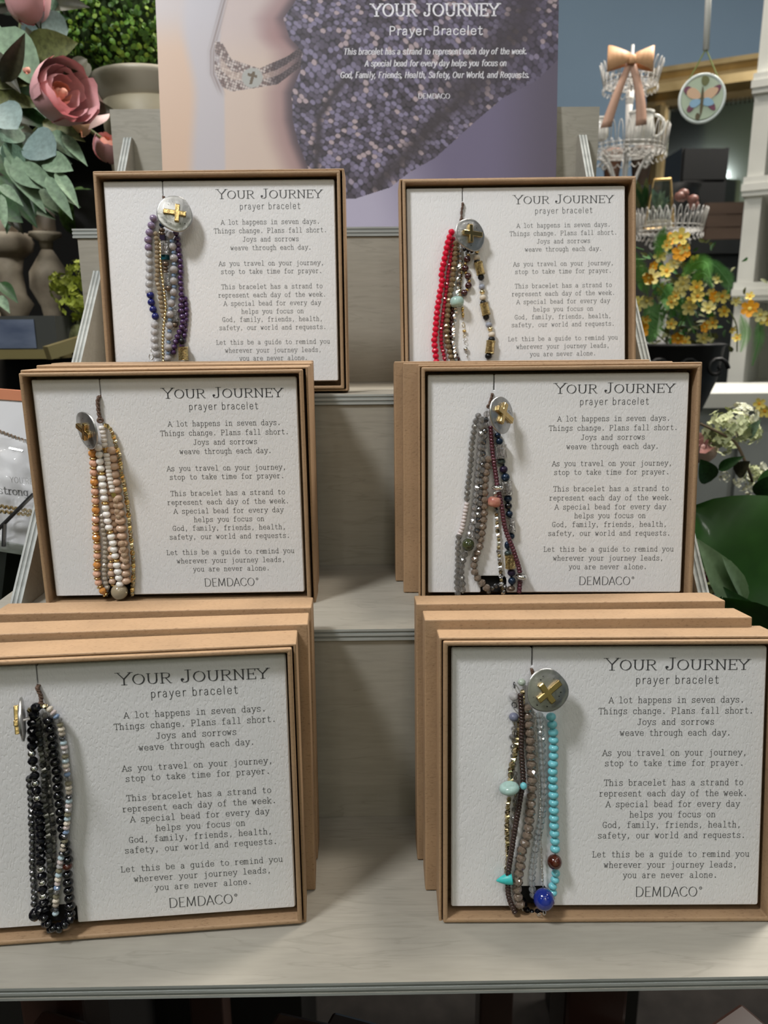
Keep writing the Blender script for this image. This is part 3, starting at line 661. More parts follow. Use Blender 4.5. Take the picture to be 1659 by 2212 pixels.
# ---- E : black and silver
b = Bracelet('E', 'multi-strand bracelet of black and silver beads, its cross button turned edge-on')
b.strand([(80, 1520), (70, 1560), (70, 1600), (68, 1632), (72, 1650), (76, 1690), (80, 1720), (83, 1750), (88, 1800), (88, 1850), (89, 1880), (92, 1920), (94, 1948), (98, 1975)],
         [('facet', 23, 18, 'jet')]*6+[('ball', 19, 17, 'silver'), ('facet', 23, 18, 'jet')]*4+[('facet', 23, 17, 'jet')]*8+[('ball', 19, 17, 'silver'), ('facet', 23, 16, 'jet')]*3, lift=.001)
b.strand([(62, 1676), (66, 1712), (68, 1750), (67, 1770), (70, 1797), (70, 1830), (70, 1870), (72, 1900), (74, 1930), (74, 1960)], [('facet', 16, 15, 'gunmetal')])
b.single('facet', 'jet', 27, 26, 75, 1976, .001)
b.strand([(76, 1535), (84, 1570), (87, 1610), (90, 1630), (94, 1660), (96, 1690), (97, 1720), (100, 1760), (104, 1800), (106, 1850), (109, 1900), (110, 1950)], [('nugget', 14, 12, 'dark_nugget')], lift=.0015)
b.strand([(96, 1540), (101, 1600), (104, 1680), (110, 1740), (116, 1800), (116, 1860), (114, 1920), (116, 1970)], [('facet', 14, 12, 'smoky_clear'), ('nugget', 11, 10, 'dark_nugget')])
b.strand([(104, 1548), (112, 1585), (117, 1630), (122, 1660), (125, 1690), (126, 1715), (130, 1745), (134, 1785), (142, 1830), (147, 1858)], [('ball', 23, 19.5, 'black_glass')], lift=.0008)
b.single('ball', 'tiger_eye', 22, 19, 146, 1871, .001)
b.strand([(145, 1881), (147, 1905), (149, 1930), (151, 1955), (151, 1990)], [('ball', 23, 19, 'black_glass')], lift=.0008)
b.strand([(104, 1528), (116, 1540), (127, 1556), (132, 1572), (135, 1592), (140, 1620), (142, 1650), (147, 1685), (149, 1712), (149, 1732), (146, 1762), (143, 1790), (139, 1820), (133, 1848), (128, 1878), (124, 1912), (121, 1940), (120, 1975)],
         [('facet', 15.5, 10.5, m) for m in ('cream_stone', 'pale_pink_glass', 'blue_crystal', 'smoky_clear', 'olive_clear', 'cream_stone', 'beige_crystal', 'gunmetal', 'pale_blue_glass', 'pale_pink_glass', 'milky_clear', 'olive_clear', 'pale_blue_glass')], lift=.0022)
b.strand([(82, 1958), (98, 1990), (112, 2006), (135, 2000), (152, 1984)], [('facet', 23, 17, 'jet')], lift=.0016)
b.strand([(92, 1978), (104, 1995), (122, 2008), (144, 1996)], [('ball', 18, 15, 'black_glass')], lift=.004)
b.cord([(80, 1484), (82, 1490), (87, 1500), (89, 1510), (88, 1522)], 10, .0016)
b.strand([(60, 1536), (72, 1530), (84, 1526), (98, 1526), (106, 1532)], [('nugget', 12, 9, 'antique_gold')], lift=.001)
b.button(47, 1554, 97, yaw=-73, pitch=0, roll=-11, cross=100, lift=.0085, aspect=1.0, cs=1.0)

# ---- D : smoky crystals, burgundy seeds
b = Bracelet('D', 'multi-strand bracelet of smoky crystals, burgundy seed beads and engraved silver tubes')
b.strand([(1036, 893), (1027, 912), (1023, 936), (1019, 961), (1017, 998), (1013, 1033), (1009, 1068), (1009, 1086)], [('facet', 14.5, 12, 'smoky_clear')])
b.strand([(1009, 1085), (1005, 1105), (1002, 1122), (998, 1142), (992, 1155)], [('seed', 12, 7.6, 'lilac_pearl')])
b.strand([(992, 1153), (990, 1170), (989, 1200), (989, 1226), (987, 1255), (989, 1284)], [('facet', 14.5, 12.5, 'smoky_clear')])
b.strand([(1041, 900), (1040, 940), (1037, 980), (1033, 1020), (1030, 1060), (1027, 1090), (1023, 1124), (1018, 1142), (1014, 1162)], [('facet', 17, 14.5, 'smoky_clear')], lift=.001)
b.single('ball', 'moss_agate', 28, 28, 1011, 1177, .001)
b.strand([(1006, 1192), (1000, 1212), (996, 1235), (999, 1260), (1000, 1282)], [('facet', 15, 13, 'smoky_clear')])
b.strand([(1052, 888), (1049, 917), (1045, 952), (1043, 985), (1040, 1020), (1037, 1060), (1034, 1100), (1031, 1140), (1030, 1165)], [('facet', 15, 13, 'smoky_clear'), ('facet', 13, 11, 'gunmetal')], lift=.0015)
b.strand([(1056, 985), (1052, 1012), (1048, 1035), (1047, 1065), (1046, 1090), (1045, 1118), (1041, 1150), (1037, 1178), (1029, 1200), (1024, 1218), (1027, 1240), (1036, 1254), (1050, 1268), (1054, 1280)], [('facet', 18.5, 14.5, 'smoky_brown')], lift=.0005)
b.strand([(1060, 920), (1062, 950), (1064, 975), (1068, 1005), (1071, 1025), (1074, 1048)], [('seed', 11, 6.8, 'burgundy_seed')], lift=.002, merge=True)
b.single('disc', 'silver', 27, 12, 1075, 1053, .0022, 0)
b.strand([(1077, 1062), (1082, 1085), (1086, 1108), (1089, 1130), (1094, 1150), (1101, 1168), (1108, 1185), (1114, 1203), (1120, 1222), (1124, 1240)], [('seed', 11, 6.8, 'burgundy_seed')], lift=.0032, merge=True)
b.single('disc', 'silver', 25, 13, 1126, 1246, .001, -8)
b.strand([(1124, 1254), (1121, 1282)], [('seed', 11, 7, 'burgundy_seed')], merge=True)
for a in [('ball', 'navy_bead', 14, 12, 1075, 940), ('ball', 'navy_bead', 16, 15, 1079, 953), ('tube', 'silver_engraved', 24, 30, 1083, 975), ('ball', 'green_metal', 18, 14, 1083, 997), ('ball', 'purple_bead', 18, 16, 1088, 1014), ('ball', 'navy_bead', 19, 18, 1092, 1031),
          ('tube', 'silver_engraved', 22, 30, 1096, 1054), ('ball', 'navy_bead', 18, 16, 1097, 1077), ('ball', 'black_glass', 17, 16, 1098, 1093), ('ball', 'navy_bead', 16, 15, 1100, 1110), ('tube', 'silver_engraved', 19, 30, 1104, 1134), ('ball', 'navy_bead', 14, 14, 1105, 1158),
          ('ball', 'navy_bead', 13, 18, 1096, 1178), ('ball', 'green_metal', 15, 12, 1097, 1195), ('tube', 'gold_engraved', 23, 30, 1102, 1213), ('ball', 'purple_bead', 18, 16, 1105, 1237), ('ball', 'navy_bead', 17, 17, 1106, 1255), ('ball', 'bronze_bead', 18, 12, 1104, 1271)]: b.single(*a, ang=4)
b.strand([(1075, 930), (1082, 975), (1092, 1030), (1097, 1080), (1104, 1134), (1098, 1180), (1104, 1230), (1106, 1275)], [('seed', 5, 7, 'navy_bead')], merge=True, name='thread')
b.strand([(1070, 1062), (1070, 1092), (1073, 1115), (1074, 1140), (1077, 1165), (1077, 1190), (1080, 1215), (1082, 1240), (1083, 1262), (1087, 1282)], [('nugget', 9.5, 10, 'silver'), ('nugget', 8.5, 8, 'antique_gold')])
b.single('seed', 'rhodonite', 29, 21, 1068, 1084, .0008, -8)
b.strand([(1052, 1281), (1066, 1268), (1080, 1263), (1094, 1270)], [('facet', 12, 10, 'gunmetal')], lift=-.001)
b.cord([(1064, 850), (1062, 858), (1059, 868), (1056, 878)], 7, .0012)
b.button(1083, 896, 82, yaw=50, pitch=-4, roll=-4, cross=-32, lift=.0085, aspect=1.0, cs=1.15)

# ---- C : peach, pearls, gold
b = Bracelet('C', 'multi-strand bracelet of pearls, peach beads and gold nuggets')
b.strand([(240, 965), (246, 1000), (250, 1040), (254, 1075), (259, 1110), (263, 1150), (267, 1190), (270, 1220), (272, 1256)], [('ball', 23, 17, 'peach_quartz')], lift=-.0008)
b.strand([(228, 1000), (236, 1060), (244, 1110), (250, 1160), (256, 1200), (260, 1240), (262, 1262)], [('ball', 18, 14, 'peach_quartz')], lift=-.0014)
b.strand([(197, 966), (201, 990), (202, 1020), (204, 1049), (206, 1080), (207, 1110), (206, 1140), (209, 1175), (210, 1210), (209, 1236), (213, 1260), (222, 1276), (232, 1288)],
         [('disc', 16, 5.5, 'gold'), ('facet', 18, 15.5, 'orange_glass'), ('disc', 16, 5.5, 'gold'), ('facet', 18, 15, 'peach_glass'), ('disc', 16, 5.5, 'gold'), ('facet', 17, 14.5, 'peach_glass')])
b.strand([(212, 960), (215, 985), (218, 1012), (222, 1045), (225, 1072), (230, 1110), (236, 1142), (243, 1168), (247, 1192), (253, 1222), (257, 1250), (262, 1282)], [('ball', 17, 14.6, 'pearl')]*4+[('disc', 16, 6, 'gold')], lift=.0016)
b.strand([(219, 920), (223, 938), (226, 962)], [('seed', 13.5, 9, 'white_seed')], lift=.001)
b.single('cube', 'gold', 9, 11, 229, 972, .0012, 10)
b.strand([(230, 979), (233, 1000), (236, 1022), (240, 1044), (244, 1064)], [('seed', 13.5, 8.6, 'white_seed')], lift=.002)
b.single('cube', 'gold', 9, 9, 245, 1069, .002, 20)
b.strand([(250, 1075), (252, 1100), (257, 1120)], [('facet', 14, 12, 'champagne_glass')], lift=.0018); b.strand([(261, 1168), (267, 1190), (271, 1212)], [('facet', 16, 13, 'champagne_glass')], lift=.0016)
b.strand([(226, 917), (238, 926), (246, 945), (250, 962), (257, 982), (260, 1005), (263, 1025), (268, 1045), (271, 1065), (275, 1090), (278, 1115), (281, 1145), (284, 1175), (287, 1205), (288, 1235), (287, 1262), (285, 1284)], [('nugget', 10, 10.5, 'gold'), ('nugget', 9, 9, 'pale_gold'), ('nugget', 9, 9, 'antique_gold')], lift=.001)
b.strand([(220, 1110), (223, 1140), (227, 1165), (228, 1195), (226, 1225), (227, 1250), (234, 1275)], [('facet', 12, 10, 'beige_crystal')], lift=.0006)
b.strand([(240, 1180), (240, 1215), (241, 1245), (246, 1270)], [('ball', 15, 14, 'peach_quartz'), ('disc', 12, 4, 'gold')], lift=.0004)
b.single('ball', 'beige_agate', 36, 35, 258, 1278, -.0015)
b.cord([(213, 856), (211, 868), (212, 882), (214, 896), (217, 908)], 9, .0014)
b.button(188, 929, 80, yaw=-42, pitch=6, roll=14, cross=170, lift=.009, aspect=1.03, cs=.98)

# ---- A : lavender, amethyst, gold
b = Bracelet('A', 'multi-strand bracelet of lavender balls, dark blue balls and purple amethyst beads')
b.strand([(334, 464), (327, 487), (323, 502), (320, 520), (321, 540)], [('ball', 17.5, 15.5, 'lavender_jade')])
b.strand([(322, 541), (322, 565), (323, 585), (322, 610), (322, 630)], [('ball', 16.5, 15.5, 'milky_clear')])
b.strand([(324, 630), (327, 654), (331, 669), (338, 691)], [('ball', 16.5, 15, 'navy_lapis')], lift=.0003)
b.strand([(335, 694), (334, 720), (334, 738), (337, 762), (340, 785)], [('ball', 18, 15.5, 'milky_clear')])
b.strand([(336, 500), (339, 530), (339, 560), (340, 585), (339, 605), (344, 625), (347, 645), (350, 670), (355, 690)], [('facet', 11.5, 9.5, 'smoky_gold')], lift=.0006)
b.strand([(346, 500), (347, 540), (348, 580), (352, 610), (355, 632), (358, 660), (357, 680), (355, 695), (353, 715), (352, 735), (352, 755), (354, 785)], [('ball', 8, 7.6, 'pale_gold')], lift=.0016, merge=True)
b.strand([(378, 498), (384, 520), (386, 540), (389, 560), (391, 585), (390, 603), (392, 625), (392, 650), (391, 668), (395, 690), (394, 704), (387, 719), (380, 737), (376, 752), (373, 772)], [('ball', 13.5, 11.5, 'amethyst')], lift=.0004)
b.strand([(400, 640), (403, 670), (401, 700), (398, 730), (393, 748)], [('ball', 12, 11, 'amethyst')], lift=-.0005)
b.strand([(366, 500), (371, 520), (375, 545), (376, 570), (375, 600), (376, 622), (373, 643), (369, 662), (367, 690), (366, 715), (364, 740), (363, 765), (362, 785)], [('ball', 17, 15.5, 'grey_quartz'), ('facet', 10.5, 8, 'blue_crystal')], lift=.0012)
for a in [('ball', 'navy_bead', 12, 12, 350, 486), ('ball', 'bronze_bead', 14, 9, 350, 497), ('ball', 'bronze_bead', 13, 9, 351, 505), ('cube', 'purple_bead', 11, 11, 352, 514), ('tube', 'silver_engraved', 18, 28, 356, 536), ('cube', 'teal_bead', 12, 12, 357, 555), ('ball', 'bronze_bead', 15, 12, 358, 570), ('ball', 'bronze_bead', 12, 8, 358, 580), ('ball', 'bronze_bead', 13, 9, 358, 588),
          ('tube', 'silver_engraved', 13, 27, 360, 604), ('ball', 'bronze_bead', 15, 13, 364, 623), ('tube', 'silver_engraved', 14, 27, 379, 682), ('ball', 'bronze_bead', 14, 12, 378, 702), ('tube', 'gold_engraved', 22, 28, 396, 764), ('ball', 'matte_black', 14, 14, 393, 737)]: b.single(*a, lift=.0018 if a[4] < 370 else .0006)
b.single('ring', 'silver', 12, 14, 327, 771, .002, 15); b.single('ring', 'silver', 8, 9, 329, 757, .002)
b.cord([(353, 424), (354, 429), (358, 436)], 6, .0008)
b.button(378, 462, 72, yaw=16, pitch=-8, roll=12, cross=186, lift=.0085, aspect=1.08, cs=1.02)

# ---- B : red, black, gold
b = Bracelet('B', 'multi-strand bracelet of red beads with a loose strand of black beads and gold tubes')
b.strand([(980, 512), (973, 560), (968, 590), (965, 620), (961, 650), (957, 680), (954, 705), (953, 725), (954, 745), (958, 762), (962, 785)], [('facet', 10, 8, 'red_crystal')], lift=-.0002)
b.strand([(978, 496), (970, 515), (966, 532), (962, 551), (958, 570), (954, 592), (955, 610), (951, 628), (948, 648), (945, 665), (942, 697), (940, 722), (938, 735), (940, 757), (943, 785)], [('facet', 15, 11.6, 'red_glass')], lift=.0004)
b.strand([(985, 520), (984, 545), (981, 575), (978, 603), (975, 620), (971, 645), (968, 668), (966, 693), (965, 715), (967, 740), (972, 762), (978, 785)], [('facet', 14.5, 11, 'bronze_glass')], lift=.0004)
b.strand([(991, 522), (993, 550), (993, 575), (991, 600), (990, 620), (988, 642)], [('nugget', 8, 9.5, 'silver')], lift=.001, merge=True)
b.strand([(996, 560), (996, 590), (994, 620), (994, 640)], [('nugget', 7, 8, 'antique_gold')], merge=True)
b.strand([(986, 660), (983, 680), (981, 705), (979, 725), (981, 750), (986, 785)], [('nugget', 8, 9.5, 'silver')], lift=.001, merge=True)
b.single('seed', 'aqua_stone', 30, 20, 987, 652, .001, 4)
b.strand([(978, 662), (975, 680), (975, 700), (974, 730), (978, 750), (993, 785)], [('ball', 11, 10, 'garnet')], lift=-.0006)
for px, py in ((1009, 560), (1005, 580), (1011, 597), (1012, 617), (1003, 633)): b.single('ball', 'garnet', 15, 15, px, py)
for px, py in ((1012, 551), (1005, 570), (1006, 589), (1014, 607), (1009, 626)): b.single('disc', 'gold', 7, 5, px, py, .0006)
for a in [('ball', 'pale_gold', 11, 10, 1030, 543), ('ball', 'cream_stone', 15, 14, 1030, 557), ('ball', 'matte_black', 14, 12, 1031, 566), ('tube', 'gold_engraved', 19, 27, 1036, 580), ('ball', 'matte_black', 14, 13, 1039, 599), ('cube', 'milky_clear', 8, 8, 1040, 611), ('ball', 'grey_stone', 13, 12, 1041, 620), ('ball', 'pale_gold', 12, 11, 1042, 631), ('ball', 'cream_stone', 15, 13, 1043, 643),
          ('ball', 'matte_black', 14, 11, 1044, 654), ('tube', 'gold_engraved', 19, 26, 1048, 668), ('ball', 'matte_black', 14, 13, 1050, 685), ('cube', 'milky_clear', 9, 8, 1054, 694), ('ball', 'grey_stone', 14, 12, 1056, 702), ('ball', 'pale_gold', 12, 11, 1059, 711), ('ball', 'cream_stone', 15, 13, 1062, 723), ('ball', 'matte_black', 15, 13, 1062, 733), ('tube', 'gold_engraved', 20, 27, 1059, 750), ('ball', 'matte_black', 15, 14, 1055, 769)]:
    b.single(*a, ang=(12 if a[4] < 1058 else -8) if a[0] == 'tube' else 0)
b.strand([(1029, 540), (1036, 580), (1042, 630), (1050, 684), (1061, 725), (1055, 775)], [('seed', 4, 6, 'black_glass')], merge=True, name='thread')
b.strand([(999, 662), (1000, 680), (1001, 690)], [('ball', 6, 12, 'gold')], merge=True)
for a in [('ring', 'pale_gold', 10, 13, 1001, 702), ('disc', 'gold', 9, 5, 1003, 715), ('ring', 'pale_gold', 8, 8, 1003, 726), ('ring', 'silver', 8, 9, 1004, 737), ('disc', 'silver', 10, 9, 1006, 754), ('ring', 'silver', 9, 10, 1009, 769)]: b.single(*a)
b.strand([(1000, 537), (1010, 541), (1020, 543)], [('ball', 9, 8, 'matte_black')], lift=.001)
b.cord([(1000, 437), (999, 446), (997, 458), (997, 476)], 6, .0012)
b.button(1016, 507, 72, yaw=27, pitch=-2, roll=0, cross=0, lift=.008, aspect=.97, cs=1.05)
# ------------------------------------------------------------------ poster
def s2l(c):
    c = np.asarray(c, float)/255.; return np.where(c <= .04045, c/12.92, ((c+.055)/1.055)**2.4)
PL = math.radians(7.0); PN = Vector((0, -math.cos(PL), math.sin(PL))); P0 = Vector((0, .3495, 3*H+.0004)); PU = Vector((0, math.sin(PL), math.cos(PL)))
def onposter(px, py, lift=0.):
    d = ray(px, py); q = P0+PN*lift; t = (q-CO).dot(PN)/d.dot(PN); v = CO+d*t
    return v.x, (v-P0).dot(PU)
PX0 = onposter(351, 370)[0]; PX1 = onposter(1201, 378)[0]; PH = .24
def inpoly(x, y, P):
    r = np.zeros(x.shape, bool); n = len(P)
    for i in range(n):
        (x0, y0), (x1, y1) = P[i], P[(i+1) % n]
        c = ((y0 > y) != (y1 > y)) & (x < (x1-x0)*(y-y0)/((y1-y0) or 1e-9)+x0); r ^= c
    return r
def hsh(i, j, k=0):
    v = np.sin(i*127.1+j*311.7+k*74.7)*43758.5453; return v-np.floor(v)
def lerp(a, b, t): return a+(b-a)*t[..., None]
def sst(a, b, x):
    t = np.clip((x-a)/(b-a), 0, 1); return t*t*(3-2*t)
def poster_print(x, y):
    """the printed picture: soft background, bare forearm with a bracelet, and a loose knit shawl"""
    A = lambda *c: np.array(c, float)
    sm = np.sin(y/70.+1)*14+np.sin(y/37.)*5
    col = lerp(np.broadcast_to(A(208, 178, 156), x.shape+(3,)), A(186, 182, 190), sst(395, 425, x+sm*.8)*.9+.0)
    col = lerp(col, A(188, 184, 192), sst(120, 10, y)*.75)
    # hand and forearm
    edge = np.interp(y, [-400, 0, 60, 110, 160, 200, 370, 700], [500, 488, 476, 474, 476, 484, 486, 486])
    arm = sst(-3, 4, x-edge)
    skin = lerp(np.broadcast_to(A(204, 184, 172), x.shape+(3,)), A(190, 176, 180), sst(20, 130, y)*0+sst(160, 40, y)*.6)
    sw = np.interp(y, [-400, 0, 40, 80, 110, 150, 200, 260, 310, 365, 500], [660, 640, 612, 622, 652, 650, 630, 632, 645, 668, 720])
    skin = lerp(skin, A(150, 118, 120), sst(85, 20, sw-x)*.75); skin = lerp(skin, A(66, 56, 66), sst(28, 0, sw-x)*.8)
    skin = lerp(skin, A(160, 122, 122), np.exp(-((x-600)/34)**2-((y-75)/34)**2)*.55)
    col = lerp(col, skin, arm)
    # hair wisps
    hx = np.interp(y, [-50, 0, 60, 110, 160, 205, 260], [492, 484, 470, 458, 460, 480, 500]); d = x-hx
    h = np.exp(-(d/7)**2)*(.40+.22*np.sin(d*.9+y*.04))*sst(215, 180, y); col = lerp(col, A(104, 84, 78), np.clip(h, 0, 1))
    # bracelet printed on the wrist
    up = np.interp(x, [462, 480, 500, 560, 620, 655], [88, 92, 128, 148, 122, 98]); lo = np.interp(x, [462, 480, 500, 540, 600, 655], [150, 188, 198, 192, 182, 140])
    br = ((y > up) & (y < lo) & (x > 464) & (x < 655)).astype(float)
    u = (x+.25*y)/6; v = (y-.35*x)/6; a = hsh(np.floor(u), np.floor(v)); rr = np.hypot(u-np.floor(u)-.5, v-np.floor(v)-.5)
    bc = lerp(np.broadcast_to(A(196, 182, 178), x.shape+(3,)), A(112, 88, 84), sst(.3, .9, a)); bc = lerp(bc, A(58, 46, 54), sst(570, 600, x)*.75); bc = bc*(1-.45*sst(.35, .6, rr))[..., None]
    strand = (np.sin((y-up)/(lo-up+1e-6)*9.4) > -.35); col = lerp(col, bc, br*strand*.95+br*(~strand)*.35)
    r2 = np.hypot((x-545)/1.05, y-168); col = lerp(col, A(168, 168, 164), sst(23, 20, r2)); cr = ((abs(x-545-(168-y)*.25) < 3.2) & (abs(y-168) < 14)) | ((abs(y-163-(x-545)*.25) < 3.2) & (abs(x-545) < 10)); col = lerp(col, A(96, 80, 58), cr*1.)
    # knit shawl
    sh = [(640, -600), (640, 0), (612, 40), (625, 80), (652, 110), (650, 150), (630, 200), (632, 260), (645, 310), (668, 368), (700, 410), (735, 428), (765, 430), (843, 405), (882, 374), (940, 341), (1026, 263), (1087, 211), (1162, 172), (1204, 130), (1230, 100), (1300, -600)]
    K = inpoly(x, y, sh)
    best = np.full(x.shape, 9.); cid = np.zeros(x.shape); th = -.75
    wob = 6*np.sin(x/60.)+6*np.sin(y/45.); X = (x*math.cos(th)-y*math.sin(th)+wob)/13; Y = (x*math.sin(th)+y*math.cos(th)+wob)/9.6
    for i in (-1, 0, 1):
        for j in (-1, 0, 1):
            ci = np.floor(X)+i; cj = np.floor(Y)+j; cx = ci+.5+(hsh(ci, cj, 1)-.5)*.5+(cj % 2)*.4; cy = cj+.5+(hsh(ci, cj, 2)-.5)*.4
            dd = np.hypot((X-cx), (Y-cy)); m = dd < best; best = np.where(m, dd, best); cid = np.where(m, hsh(ci, cj, 3), cid)
    kc = lerp(np.broadcast_to(A(88, 80, 98), x.shape+(3,)), A(132, 124, 152), sst(.35, .75, cid)); kc = lerp(kc, A(176, 158, 164), sst(.88, .92, cid)); kc = lerp(kc, A(66, 58, 70), sst(.25, .1, cid))
    kc = kc*(1-.5*sst(.38, .66, best))[..., None]
    # folds of the shawl
    def seg(p, q, w):
        px, py = p; qx, qy = q; t = np.clip(((x-px)*(qx-px)+(y-py)*(qy-py))/((qx-px)**2+(qy-py)**2), 0, 1)
        return np.exp(-(np.hypot(x-px-t*(qx-px), y-py-t*(qy-py))/w)**2)
    dk = np.maximum.reduce([seg((815, 400), (1000, 205), 17), seg((1000, 205), (1120, 60), 40), seg((1120, 60), (1170, -100), 34), seg((682, 372), (690, 250), 9), seg((690, 250), (745, 170), 9)])
    kc = lerp(kc, A(58, 50, 56), np.clip(dk, 0, 1)*.88)
    kc = lerp(kc, A(74, 66, 84), sst(880, 1180, x)*.45*(cid < .85))
    col = np.where(K[..., None], kc, col)
    # plain lilac-grey ground at lower right
    g = lerp(np.broadcast_to(A(176, 170, 192), x.shape+(3,)), A(112, 104, 132), sst(780, 1000, x+(y-420)*-.35)); g = lerp(g, A(92, 84, 100), sst(1050, 1200, x)*.8)
    R_ = (~K) & (x > sw+2) & ((x > 700) | (y > 380)); col = np.where(R_[..., None], g, col)
    return np.clip(s2l(col)*.86, 0, 1)
poster = empty('poster', (0, 0, 0)); poster.matrix_world = Matrix.Translation(P0) @ Matrix.Rotation(-PL, 4, 'X')
tag(poster, 'large purple-grey advertising poster with white lettering behind the boxes', 'poster')
NX = 600; NZ = int(NX*PH/(PX1-PX0)); gx = np.linspace(PX0, PX1, NX+1); gz = np.linspace(0, PH, NZ+1)
XX, ZZ = np.meshgrid(gx, gz); MP = poster.matrix_world
W3d = np.stack([XX, P0.y+ZZ*PU.y, P0.z+ZZ*PU.z], -1)-np.array(CO)
qz = W3d@np.array(CF); ppx = IW/2+FPX*(W3d@np.array(CR))/qz; ppy = IH/2-FPX*(W3d@np.array(CU))/qz
cc = poster_print(ppx, ppy)
me = bpy.data.meshes.new('poster_print'); co = np.stack([XX, np.full_like(XX, -.00001), ZZ], -1).reshape(-1, 3)
idx = np.arange((NZ+1)*(NX+1)).reshape(NZ+1, NX+1); F_ = np.stack([idx[:-1, :-1], idx[:-1, 1:], idx[1:, 1:], idx[1:, :-1]], -1).reshape(-1, 4)
me.vertices.add(len(co)); me.vertices.foreach_set('co', co.ravel()); me.loops.add(F_.size); me.loops.foreach_set('vertex_index', F_.ravel().astype(np.int32))
me.polygons.add(len(F_)); me.polygons.foreach_set('loop_start', np.arange(0, F_.size, 4, dtype=np.int32)); me.update(calc_edges=True)
at_ = me.color_attributes.new('print', 'FLOAT_COLOR', 'POINT'); at_.data.foreach_set('color', np.concatenate([cc.reshape(-1, 3), np.ones((len(co), 1))], 1).astype(np.float32).ravel())
pm = mat('printed_poster', (.5, .5, .5), .42); va = pm.node_tree.nodes.new('ShaderNodeAttribute'); va.attribute_name = 'print'; pm.node_tree.links.new(va.outputs['Color'], pm.node_tree.nodes['Principled BSDF'].inputs['Base Color'])
obj('printed_face', me, pm, poster)
M['poster_board'] = mat('poster_board', (.7, .7, .72), .6)
MB().box(PX0, PX1, 0, .003, 0, PH).build('backing_board', M['poster_board'], poster)
M['white_ink'] = mat('white_ink', (.78, .77, .82), .5)
def ptext(s, sty, x0, x1, y0, y1, hpx, smallcap=1., wk=1., nm='lettering'):
    a = onposter(x0, y0); c = onposter(x1, y1); mb = MB(); sc = abs(onposter(x0, y0-hpx)[1]-a[1]); sl = (c[1]-a[1])/(c[0]-a[0])
    put_text(mb, s, sty, sc, 0, x0=a[0], x1=c[0], smallcap=smallcap, fn=lambda u, v: (u, -.00015, a[1]+v+(u-a[0])*sl), wk=wk); mb.build(nm, M['white_ink'], poster)
ptext('YOUR JOURNEY', 'bold', 803, 1080, 35, 34, 18.5, nm='heading', wk=.9)
ptext('Prayer Bracelet', 'hand', 840, 1042, 76, 75, 13, nm='subheading')
ptext('This bracelet has a strand to represent each day of the week.', 'italic', 742, 1138, 118, 117, 9)
ptext('A special bead for every day helps you focus on', 'italic', 788, 1094, 143.5, 142.5, 9)
ptext('God, Family, Friends, Health, Safety, Our World, and Requests.', 'italic', 735, 1143, 168.5, 168, 9)
ptext('DEMDACO', 'logo', 903, 973, 213, 213, 7.6, wk=1.5, nm='logo')

# ------------------------------------------------------------------ the room
def struct(o): o['kind'] = 'structure'; return o
M['blue_wall'] = mat('blue_grey_paint', (.19, .27, .36), .85, bump=.2, bscale=60, var=.05, vscale=2)
M['green_wall'] = mat('pale_green_paint', (.55, .60, .42), .9, var=.04, vscale=3); M['dark_wall'] = mat('dark_panel_wall', (.012, .011, .010), .9, var=.2, vscale=6)
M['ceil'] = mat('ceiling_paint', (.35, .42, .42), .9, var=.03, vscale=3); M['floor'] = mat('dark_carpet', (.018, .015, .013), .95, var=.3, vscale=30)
FZ, CLZ = -.85, 1.95
struct(MB().box(-1.7, 2.6, -2.2, 3.0, FZ-.05, FZ).build('floor', M['floor']))
struct(MB().box(-1.7, 2.6, -2.2, 3.0, CLZ, CLZ+.05).build('ceiling', M['ceil']))
struct(MB().box(-1.7, 2.6, 3.0, 3.05, FZ, CLZ).build('wall_back', M['blue_wall']))
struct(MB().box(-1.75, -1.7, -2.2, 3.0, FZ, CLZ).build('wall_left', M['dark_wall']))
struct(MB().box(2.6, 2.65, -2.2, 3.0, FZ, CLZ).build('wall_right', M['blue_wall']))
struct(MB().box(-1.7, 2.6, -2.25, -2.2, FZ, CLZ).build('wall_front', M['green_wall']))

dk = empty('dark_backdrop_unit', (-.85, 1.44, FZ)); tag(dk, 'tall black shelved backdrop added to darken the upper left background', 'cabinet')  # black shelved unit added to make the background dark here
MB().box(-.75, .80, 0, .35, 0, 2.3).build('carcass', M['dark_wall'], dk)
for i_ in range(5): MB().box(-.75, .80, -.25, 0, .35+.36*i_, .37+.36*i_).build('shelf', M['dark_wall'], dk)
# generic plant pieces
def leaf_me(name, L=1., W=.3, fold=.25, droop=.3, m=None, tip=1.0, wave=0., n=7, blunt=1.0):
    mb = MB(); vs = []; fs = []
    for i in range(n+1):
        t = i/n; w_ = W*.5*(math.sin(math.pi*min(1, t**.8))**blunt if 0 < t < 1 else .0)+.004; z = -droop*t*t
        for j, s_ in enumerate((-1, -.5, 0, .5, 1)):
            vs.append((s_*w_, t*L*tip, z+abs(s_)*w_*fold*2+wave*math.sin(t*9+j)*.04))
    for i in range(n):
        for j in range(4): a = i*5+j; fs.append((a, a+1, a+6, a+5))
    mb.add(vs, fs); me = mb.mesh(name, True)
    if m: me.materials.append(m)
    return me
def orient(o, p, q, facing, roll=0.):
    """place a +Y leaf from p to q with its face turned to 'facing'"""
    d = (q-p); L = d.length; y = d.normalized(); z = (facing-facing.dot(y)*y); z = z.normalized() if z.length > 1e-5 else y.orthogonal().normalized(); x = y.cross(z)
    R_ = Matrix((x, y, z)).transposed(); o.matrix_world = Matrix.Translation(p) @ R_.to_4x4() @ Matrix.Rotation(roll, 4, 'Y') @ Matrix.Scale(L, 4)
M['eucalyptus'] = mat('eucalyptus_leaf', (.12, .20, .14), .6, var=.3, vscale=12); M['sage'] = mat('sage_leaf', (.17, .25, .16), .7, var=.3, vscale=10)
